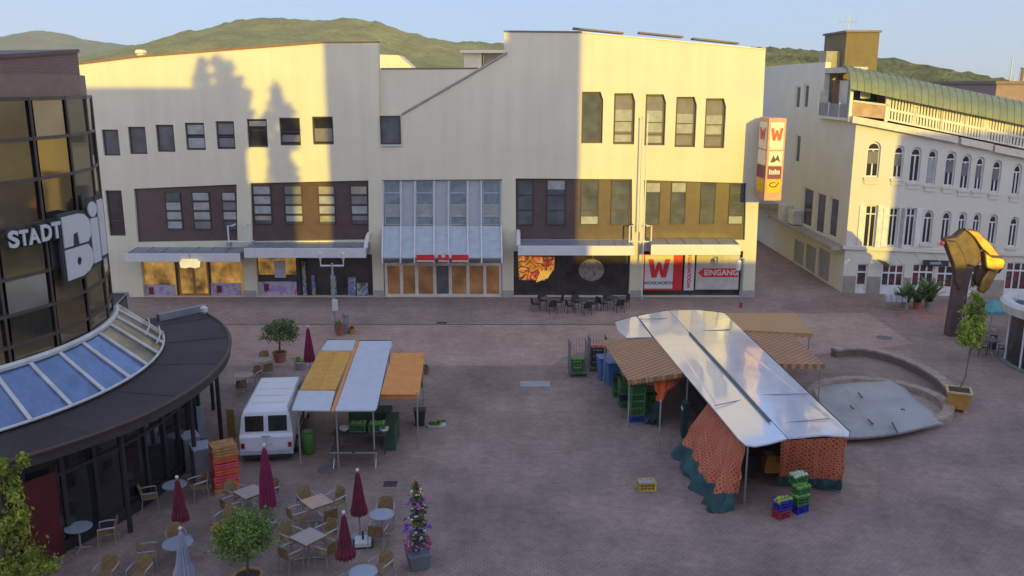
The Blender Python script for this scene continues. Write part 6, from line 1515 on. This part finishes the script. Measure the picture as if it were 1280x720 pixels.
# closed parasols
def parasol(px,pyt,pyb,label,m,h=None,base=True,tilt=0.,z0=.75,rmax=.26,grp='closed parasols'):
    g=None
    p=at(px,pyb,z0); zt_=onY(px,pyt,p.y).z
    t=thing('closed_parasol',label,'parasol',(p.x,p.y,0),0,grp); n=14; prof=[(.03,zt_-.04),(.07,zt_-.12),(.13,zt_-.5),(.2,zt_-1.0),(rmax,z0+.15),(rmax*.97,z0)]
    b=MB(); v=[]; 
    for r,z in prof[::-1]:
        for i in range(n*2): a=math.pi*i/n; q=r*(1.0 if i%2 else .72); v.append((q*math.cos(a),q*math.sin(a),z+(.03 if i%2==0 and z<z0+.1 else 0)))
    m2_=n*2; f=[]
    for k in range(len(prof)-1):
        for i in range(m2_): j=(i+1)%m2_; f.append((k*m2_+i,k*m2_+j,(k+1)*m2_+j,(k+1)*m2_+i))
    f.append(tuple(range((len(prof)-1)*m2_,len(prof)*m2_))); f.append(tuple(range(m2_-1,-1,-1))); b.add(v,f); obj('canopy',b,m,t)
    b=MB(); b.cyl((0,0,.03),(0,0,zt_+.03),.022,.022,8); obj('pole',b,CAL,t); b=MB(); b.sphere((0,0,zt_+.04),.055,8,6); obj('finial',b,SWH,t)
    b=MB(); b.lathe([(.27,.005),(.27,.05),(.06,.09),(.04,.2)],(0,0,0),16); obj('base',b,STEEL,t); return p
PM=mat('magenta_cloth',(.24,.018,.075),.8,var=.2); PR=mat('dark_red_cloth',(.17,.022,.042),.8,var=.2); PG=mat('blue_grey_cloth',(.36,.37,.45),.8,var=.12)
parasol(335,558,633,'closed magenta parasol rising in front of the van',PM,z0=.55); parasol(449,589,643,'closed dark red parasol beside the round grey table',PR,z0=.75); parasol(432,642,697,'closed dark red parasol next to the white base block',PR,z0=.65,rmax=.29)
parasol(226,598,651,'closed dark red parasol standing before the cafe pavilion',PR,z0=.6); parasol(387,409,452,'closed magenta parasol behind the striped stall roof',PM,z0=.9)
parasol(231,662,722,'closed blue grey parasol over the round table',PG,z0=.35,rmax=.3)
p=at(454,680); t=thing('umbrella_foot_block','square white parasol base block beside the front red parasol','parasol base',p,R(8)); b=MB(); b.box(-.24,.24,-.24,.24,0,.16); obj('block',b,SWH,t,bevel=.02); b=MB(); b.cyl((0,0,.16),(0,0,.42),.035,.035,8); obj('sleeve',b,mat('sleeve_dark',(.06,.06,.07),.5),t); b=MB(); b.box(-.3,.3,-.3,.3,.002,.03); obj('footplate',b,DKF,t)
# pallets and cabinets
PAL=mat('pallet_wood',(.42,.22,.08),.8,var=.25,scale=6); PAO=mat('orange_box',(.60,.10,.03),.65,var=.25,scale=5); PAR=mat('pink_red_box',(.62,.07,.09),.65,var=.2,scale=5)
p=at(283,612); 
for i in range(8):
    top=i==7; t=thing('fruit_crate',('pale wooden' if i in (0,6,7) else 'orange red')+' crate, '+['bottom','second','third','fourth','fifth','sixth','seventh','topmost'][i]+' of the tall stack beside the cafe','crate',(p.x+rnd.uniform(-.03,.03),p.y+rnd.uniform(-.03,.03),i*.215),R(30)+rnd.uniform(-.05,.05),'crates in the tall stack')
    mm=PAL if i in (0,6,7) else (PAO if i%2 else PAR); b=MB(); b.box(-.4,.4,-.3,.3,0,.02)
    for z in (.03,.12):
        b.box(-.4,.4,-.3,-.285,z,z+.07); b.box(-.4,.4,.285,.3,z,z+.07); b.box(-.4,-.385,-.284,.284,z,z+.07); b.box(.385,.4,-.284,.284,z,z+.07)
    for x in (-.37,.37):
        for y in (-.27,.27): b.box(x-.015,x+.015,y-.012,y+.012,.021,.212)
    obj('slats',b,mm,t)
    if top: 
        b=MB(); 
        for k in range(5): b.box(-.38,.38,-.28+.115*k,-.19+.115*k,.15,.17)
        obj('lid',b,PAL,t)
CABW=mat('cabinet_white',(.40,.41,.46),.4,var=.06); CABG=mat('cabinet_grey',(.20,.20,.215),.5)
def cab(px,py,h,w_,d_,lab,rz):
    p=at(px,py); t=thing('cabinet',lab,'cabinet',(p.x,p.y,0),rz,'white topped cabinets'); b=MB(); b.box(-w_/2,w_/2,-d_/2,d_/2,.03,h); obj('body',b,CABG,t,bevel=.01); b=MB(); b.box(-w_/2-.02,w_/2+.02,-d_/2-.02,d_/2+.02,h+.003,h+.05); obj('top',b,CABW,t,bevel=.015)
    b=MB(); b.box(-w_/2+.03,w_/2-.03,-d_/2-.02,-d_/2-.003,.1,h-.05); d=obj('door',b,CABG,t,bevel=.006); b=MB(); b.box(w_/2-.12,w_/2-.09,-d_/2-.05,-d_/2-.021,h*.5,h*.5+.2); obj('handle',b,CAL,d)
cab(254,600,1.25,.6,.75,'grey cabinet with white top beside the tall crate stack',R(32)); cab(240,585,1.25,.55,.7,'grey cabinet with white top against the cafe pavilion',R(32))
p=at(243,560,0); t=thing('menu_board','pale leaning board behind the white topped cabinets','board',(p.x,p.y,0),R(35)); b=MB(); b.box(-.45,.45,-.03,.03,.3,1.6); obj('board',b,mat('board_grey',(.30,.31,.35),.5),t,bevel=.02)
for x in (-.4,.4): b=MB(); b.box(x-.03,x+.03,-.035,.035,0,.297); obj('leg',b,CAL,t)
p=at(290,548); t=thing('wooden_board','upright amber board between the pavilion and the van','board',(p.x,p.y,0),R(12)); b=MB(); b.box(-.14,.14,-.03,.03,0,1.2); obj('board',b,mat('amber_board',(.40,.22,.04),.6),t,bevel=.01); b=MB(); b.box(-.14,.14,-.04,-.031,.9,1.0); obj('rail',b,TG2,t)
# plants
TRK=mat('bush_bark',(.10,.07,.045),.9)
p=at(311,738); zc_=onY(310,668,p.y).z; t=thing('round_bush','round green standard bush in front of the cafe tables','bush',(p.x,p.y,.42)); b=MB(); b.tube([(p.x,p.y,.4),(p.x+.03,p.y,1.1),(p.x-.02,p.y,zc_-.25)],[.045,.04,.03],8)
for k in range(5): a=k*1.26; b.tube([(p.x,p.y,zc_-.5),(p.x+.4*math.cos(a),p.y+.4*math.sin(a),zc_+.05)],[.02,.008],5)
obj('trunk',b,TRK,t,world=True)
b=MB(); b.leaves((p.x,p.y,zc_),(.80,.80,.56),6500,.055,41,.35); obj('crown',b,mat('bush_leaf',(.15,.23,.04),.65,var=.45,scale=2.2),t,world=True)
b=MB(); b.leaves((p.x-.55,p.y-.1,zc_+.22),(.28,.3,.22),260,.055,43,.4); obj('new_shoots',b,mat('bush_yellow_leaf',(.30,.28,.02),.65,var=.3),t,world=True)
t=thing('planter','round ochre planter pot under the round bush','planter',(p.x,p.y,0)); b=MB(); b.lathe([(.26,0),(.36,.42),(.4,.42),(.4,.48),(.34,.48),(.33,.44),(.02,.43)],(0,0,0),20); obj('pot',b,PLW,t); b=MB(); b.lathe([(.32,.40),(.32,.445),(.02,.45)],(0,0,0),16); obj('soil',b,SOIL,t)
p=at(350,452); zc_=onY(352,414,p.y).z; t=thing('round_tree','small round headed tree in a pot behind the white van','tree',(p.x,p.y,.45)); b=MB(); b.tube([(p.x,p.y,.45),(p.x+.05,p.y,1.0),(p.x+.02,p.y,zc_-.15)],[.05,.045,.03],8)
for k in range(6): a=k*1.05; b.tube([(p.x+.03,p.y,zc_-.5),(p.x+.5*math.cos(a),p.y+.5*math.sin(a),zc_+.0)],[.025,.008],5)
obj('trunk',b,TRK,t,world=True); b=MB(); b.leaves((p.x+.05,p.y,zc_),(.84,.84,.50),2200,.07,51,.5); b.leaves((p.x+.2,p.y,zc_+.22),(.6,.6,.35),900,.07,52,.5); obj('crown',b,LF2,t,world=True)
t=thing('planter','terracotta pot holding the small round headed tree','planter',(p.x,p.y,0)); b=MB(); b.lathe([(.24,0),(.34,.44),(.37,.44),(.37,.5),(.3,.5),(.29,.46),(.02,.45)],(0,0,0),18); obj('pot',b,TERR,t); b=MB(); b.lathe([(.28,.42),(.28,.465),(.02,.47)],(0,0,0),16); obj('soil',b,SOIL,t)
p=at(376,461); t=thing('flower_pot','low pot of yellow flowers behind the van roof','plant',p); b=MB(); b.lathe([(.2,0),(.3,.3),(.32,.36),(.25,.36)],(0,0,0),14); obj('pot',b,mat('pale_pot',(.35,.30,.27),.7),t); b=MB(); b.leaves((0,0,.45),(.34,.34,.16),260,.06,9); obj('foliage',b,LF3,t); 
p=at(433,416); t=thing('stone_pillar','small grey litter column with cap near the street lamp','bollard',p); b=MB(); b.lathe([(.2,0),(.2,.15),(.16,.2),(.16,.95),(.19,1.0),(.19,1.08),(.1,1.2),(.02,1.22)],(0,0,0),16); obj('body',b,mat('pillar_grey',(.22,.22,.22),.6),t); b=MB(); b.box(-.12,.12,-.175,-.163,.5,.85); obj('flap',b,STEEL,t)
for px,py,r,h,lab,m in ((425,419,.26,.62,'orange planter bowl at the foot of the street lamp',TERR),(440,417,.2,.3,'small ochre bowl right of the litter column',PLW)):
    p=at(px,py); t=thing('flower_pot',lab,'pot',p); b=MB(); b.lathe([(r*.7,0),(r,h*.8),(r*1.05,h),(r*.9,h),(r*.8,h*.8),(.02,h*.75)],(0,0,0),16); obj('pot',b,m,t); b=MB(); b.leaves((0,0,h+.05),(r*.9,r*.9,.12),120,.05,int(px)); obj('foliage',b,LF2,t)
# flower column
p=at(523,708); zt_=onY(523,600,p.y).z; t=thing('flower_column','tall column of violet and white flowers on a grey tub','flowers',(p.x,p.y,0),R(20))
b=MB(); b.add([(-.24,-.24,0),(.24,-.24,0),(.24,.24,0),(-.24,.24,0),(-.33,-.33,.48),(.33,-.33,.48),(.33,.33,.48),(-.33,.33,.48)],[(3,2,1,0),(0,1,5,4),(1,2,6,5),(2,3,7,6),(3,0,4,7),(4,5,6,7)]); obj('tub',b,mat('blue_grey_tub',(.15,.165,.19),.6),t,bevel=.02)
b=MB(); b.cyl((0,0,.4),(0,0,zt_-.05),.05,.04,8)
for z in (1.05,1.55,2.05): b.lathe([(.1,z-.12),(.22,z),(.2,z+.02),(.05,z)],(0,0,0),12)
obj('stand',b,mat('stand_dark',(.05,.05,.055),.6),t)
b=MB()
for k,(z,r) in enumerate(((.66,.34),(1.0,.22),(1.3,.28),(1.7,.22),(2.05,.2),(2.35,.15))): b.leaves((0,0,z),(r,r,.17),330,.05,60+k,.4)
obj('foliage',b,LF2,t)
def petals(zr, n, m, seed, nm='blossoms'):
    r=random.Random(seed); b=MB()
    for _ in range(n):
        z,rr_=r.choice(zr); a=r.random()*6.28; q=rr_*r.uniform(.8,1.15); b.sphere((q*math.cos(a),q*math.sin(a),z+r.uniform(-.12,.14)),r.uniform(.03,.05),6,4,.7)
    obj(nm,b,m,t)
petals(((1.28,.34),(1.22,.36)),44,mat('violet_bloom',(.20,.06,.42),.7),1); petals(((2.02,.25),(.75,.33)),40,mat('pink_violet_bloom',(.42,.10,.40),.7),2); petals(((1.55,.22),(1.75,.22),(1.05,.2),(2.3,.15)),52,mat('cream_bloom',(.60,.56,.36),.7),3); petals(((.66,.38),(.72,.36)),40,mat('red_pink_bloom',(.42,.05,.11),.7),4); petals(((2.4,.12),(2.55,.08),(2.25,.16)),26,mat('peach_bloom',(.42,.20,.10),.7),5)
# leafy tree at the bottom left corner
p=Vector((-12.9,20.0,0)); t=thing('leafy_tree','leafy yellow green tree cut by the bottom left corner','tree',(p.x,p.y,0)); b=MB(); b.tube([(p.x,p.y,0),(p.x+.05,p.y,1.2),(p.x+.2,p.y,2.4),(p.x+.35,p.y,4.4)],[.09,.08,.06,.015],8)
for k in range(7): a=k*.9; b.tube([(p.x+.15,p.y,1.3+.25*k),(p.x+.15+.6*math.cos(a),p.y+.6*math.sin(a),1.9+.28*k)],[.03,.01],5)
obj('trunk',b,TRK,t,world=True)
b=MB(); 
for (px,py),rx,rz,n,s in (((8,708),1.05,.5,1700,71),((48,706),.42,.34,380,75),((8,655),.6,.5,900,72),((14,605),.36,.45,420,73),((26,576),.22,.22,160,74),((4,585),.3,.35,260,76),((28,640),.25,.2,110,77)):
    q=onY(px,py,20.0); b.leaves((q.x,q.y,q.z),(rx,rx,rz),n,.075,s,.35)
obj('crown',b,mat('corner_leaf',(.24,.28,.025),.65,var=.5,scale=1.8),t,world=True)
# dark seating before the food posters
n_=0
for px,py,nm in ((684,381,'nearest the entrance doors'),(727,383,'in the middle before the food posters'),(767,380,'nearest the W poster')):
    Tt=rd_table(px,py-8,f'dark round table {nm}',mat('dark_table_top',(.06,.065,.08),.4),.42,'dark tables before the food posters')
    for a,w_ in ((90,'behind'),(0,'right of'),(-90,'in front of'),(180,'left of')): seat_at(Tt,a+20,.72,f'dark wicker chair {w_} the dark table {nm}',True,'dark wicker chairs before the food posters')
# dark furniture by the kiosk
Kt=rd_table(1240,425,'dark table in the shade left of the kiosk',mat('dark_table_top',(.06,.065,.08),.4),.42,'dark tables beside the kiosk')
for a,w_ in ((100,'behind'),(200,'left of'),(-60,'in front of')): seat_at(Kt,a,.75,f'dark wicker chair {w_} the shaded table by the kiosk',True,'dark wicker chairs by the kiosk')
p=at(1240,437); t=thing('menu_stand','small menu stand with white sheet by the kiosk tables','board',p,R(-10)); b=MB(); b.box(-.18,.18,-.03,.03,.02,.8); obj('board',b,mat('stand_wood',(.14,.09,.05),.6),t); b=MB(); b.box(-.13,.02,-.036,-.031,.35,.72); obj('sheet',b,SWH,t)
